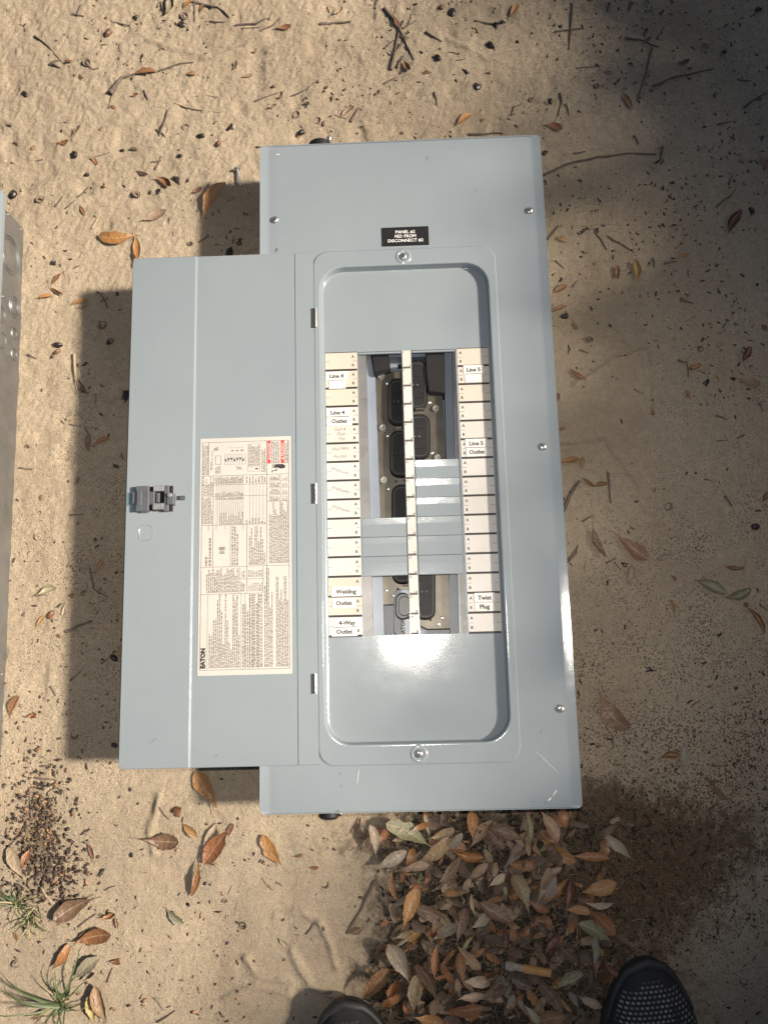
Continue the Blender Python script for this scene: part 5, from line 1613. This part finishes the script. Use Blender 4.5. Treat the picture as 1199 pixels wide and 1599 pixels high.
def fragments(label, n, sampler, mat, lo, hi, seed, up):
    """torn, curled scraps of leaf lying between the whole leaves"""
    rs = np.random.default_rng(seed)
    P = sampler(rs, n); V = []; F = []
    e0 = U(608, 1300); e1 = U(588, 1590)
    P = [q for q in P if q[0] > e0.x + (e1.x - e0.x) * (q[1] - e0.y) / (e1.y - e0.y)]
    for x, y in P:
        L = rs.uniform(lo, hi); asp = rs.uniform(.3, .7); th = rs.uniform(0, 6.28)
        curl = rs.normal(0, .9); tx = rs.normal(0, .35)
        z0 = hz(x, y) + rs.random() * up + .0015
        o = len(V); m = 4
        j0 = rs.uniform(.5, 1, (m + 1, 2))
        for i in range(m + 1):
            t = i / m - .5
            wv = math.sqrt(max(.03, 1 - (2 * t) ** 2 * rs.uniform(.7, 1))) * asp * .5
            for k, sgn in enumerate((-1, 0, 1)):
                px = t * L; py = sgn * wv * L * (j0[i, 0] if sgn < 0 else j0[i, 1])
                pz = curl * (py * py / L * 2) + tx * px + .1 * L * math.cos(t * 5) * curl
                V.append((x + px * math.cos(th) - py * math.sin(th), y + px * math.sin(th) + py * math.cos(th), z0 + abs(pz) * .8))
        for i in range(m):
            for k in range(2): F.append((o + i * 3 + k, o + i * 3 + 3 + k, o + i * 3 + 4 + k, o + i * 3 + 1 + k))
    me = bpy.data.meshes.new('leaf_fragments'); me.from_pydata(V, [], F)
    me.polygons.foreach_set('use_smooth', [True] * len(F)); me.materials.append(mat)
    o = bpy.data.objects.new('leaf_fragments', me); COL.objects.link(o)
    tag(o, label, None, None, 'stuff')


LB = [(750, 1400, .075, .060, .5), (690, 1540, .060, .045, .25), (830, 1500, .055, .05, .17), (800, 1300, .08, .014, .08)]
M['scrap_brown'] = simple('brown_leaf_scraps', (.085, .052, .032), .6, 0, .6, 45, .2)
M['scrap_rust'] = simple('rust_leaf_scraps', (.19, .085, .030), .45, 0, .5, 45, .2)
M['scrap_tan'] = simple('tan_leaf_scraps', (.22, .155, .095), .7, 0, .45, 45, .2)
fragments('dark torn leaf scraps in the litter', 200, blobs(LB), M['scrap_brown'], .008, .032, 21, .006)
fragments('rust torn leaf scraps in the litter', 110, blobs(LB), M['scrap_rust'], .008, .026, 22, .008)
fragments('tan torn leaf scraps in the litter', 80, blobs(LB), M['scrap_tan'], .007, .026, 23, .008)

# ------------------------------------------------------------------ the shoes at the bottom edge
def shoe(tip, ang, label, mirror):
    p = U(tip[0], tip[1], .02)
    t = thing('running_shoe', label, 'shoe', (p.x, p.y, hz(p.x, p.y - .06) - .001), 'pair of black running shoes')
    t.rotation_euler = (0, 0, R_(ang))
    Ls, n, m = .292, 26, 24

    def halfw(s):   # s 0 toe .. 1 heel
        a = .056 * min(1, (s / .24)) ** .47 if s < .24 else .056
        if s > .24: a = .056 + .002 * math.sin(min(1, (s - .24) / .16) * math.pi / 2) - .021 * (max(0, s - .40) / .30 if s < .70 else 1) * (1 if s < .70 else 1)
        if s > .86: a = max(a, .0) * math.sqrt(max(0, 1 - ((s - .86) / .14) ** 2))
        return max(a, .0012)

    def mid(s):      # centre line curves inwards at the toe
        return mirror * (.010 * (1 - s) ** 2 - .004)
    # sole
    b = MB()
    rings = [[], [], [], []]
    ss = [0, .004, .012, .03, .06, .1, .15, .2, .26, .32, .4, .5, .6, .7, .8, .86, .91, .95, .98, .995, 1]
    edge = []
    for s in ss: edge.append((mid(s) + halfw(s), -s * Ls))
    for s in reversed(ss[1:-1]): edge.append((mid(s) - halfw(s), -s * Ls))
    edge = edge[::-1]
    def zt(y):
        s = -y / Ls
        return .026 + .012 * max(0, 1 - s / .12) ** 2 + .008 * s
    def zb(y):
        s = -y / Ls
        return .001 + .014 * max(0, 1 - s / .25) ** 2
    cx, cy = 0, -.45 * Ls
    def sh(k, f): return [(cx * (1 - k) + x * k, cy + (y - cy) * (1 - (1 - k) * .35), f(y)) for x, y in edge]
    b.loops([sh(.93, zb), sh(1.0, lambda y: zb(y) + .005), sh(1.015, lambda y: (zb(y) + zt(y)) / 2), sh(1.0, lambda y: zt(y) - .002), sh(.965, zt)], 0, cap=True)
    b.add(sh(.93, zb), [tuple(reversed(range(len(edge))))])
    b.build('sole', M['rubber'], t, smooth=50)
    # upper: loft of arches
    V, F, pan = [], [], []
    n = 40
    for i in range(n + 1):
        s = .016 + (.985 - .016) * i / n
        hw = halfw(s) * .955
        if s < .42: h = .016 + .040 * math.sin(min(1, s / .30) * math.pi / 2) ** .85 + max(0, s - .22) * .13
        else: h = .082 + .02 * math.sin(min(1, (s - .42) / .45) * math.pi / 2)
        zb0 = zt(-s * Ls) - .003
        for j in range(m + 1):
            a = math.pi * j / m
            ca, sa = math.cos(a), math.sin(a)
            x = hw * math.copysign(abs(ca) ** .72, ca)
            z = zb0 + (h - .012) * sa ** .82
            if s > .45:      # ankle opening
                if sa > .93: z -= .03
                x *= 1 - .22 * sa
            V.append((mid(s) + x, -s * Ls, z))
            # plain toe guard and side overlay, open knit in the middle
            q = 0.0
            if s < .085 + .03 * math.cos(a) ** 2: q = 1
            if abs(ca) > .90: q = 1
            if abs(ca * mirror - .42) < .05 and s > .16: q = 1
            pan.append(q)
    for i in range(n):
        for j in range(m):
            F.append((i * (m + 1) + j, i * (m + 1) + j + 1, (i + 1) * (m + 1) + j + 1, (i + 1) * (m + 1) + j))
    F.append(tuple(range(m + 1)))
    F.append(tuple(reversed(range(n * (m + 1), (n + 1) * (m + 1)))))
    me = bpy.data.meshes.new('upper')
    me.from_pydata(V, [], F)
    at = me.attributes.new('panel', 'FLOAT', 'POINT'); at.data.foreach_set('value', pan)
    me.polygons.foreach_set('use_smooth', [True] * len(F))
    me.materials.append(M['knit'])
    o = bpy.data.objects.new('upper', me); COL.objects.link(o); o.parent = t
    # toe bumper
    b = MB()
    pts = []; rad = []
    for k in range(-9, 10):
        s = .010 + abs(k) / 9 * .20
        sg = 1 if k > 0 else -1
        pts.append((mid(s) + sg * halfw(s) * (.97 if k else 0), -s * Ls * (1 if k else 1) + (0 if k else .0015), zt(-s * Ls) + .004)); rad.append(.0058 - .0035 * abs(k) / 9)
    b.tube(pts, rad, 8); b.build('toe_bumper', M['rubber'], t, smooth=60)
    return t


shoe((997, 1496), 5, 'right black knit running shoe toe beside the leaf litter', 1)
shoe((545, 1556), 6, 'left black running shoe toe showing at the bottom edge', -1)
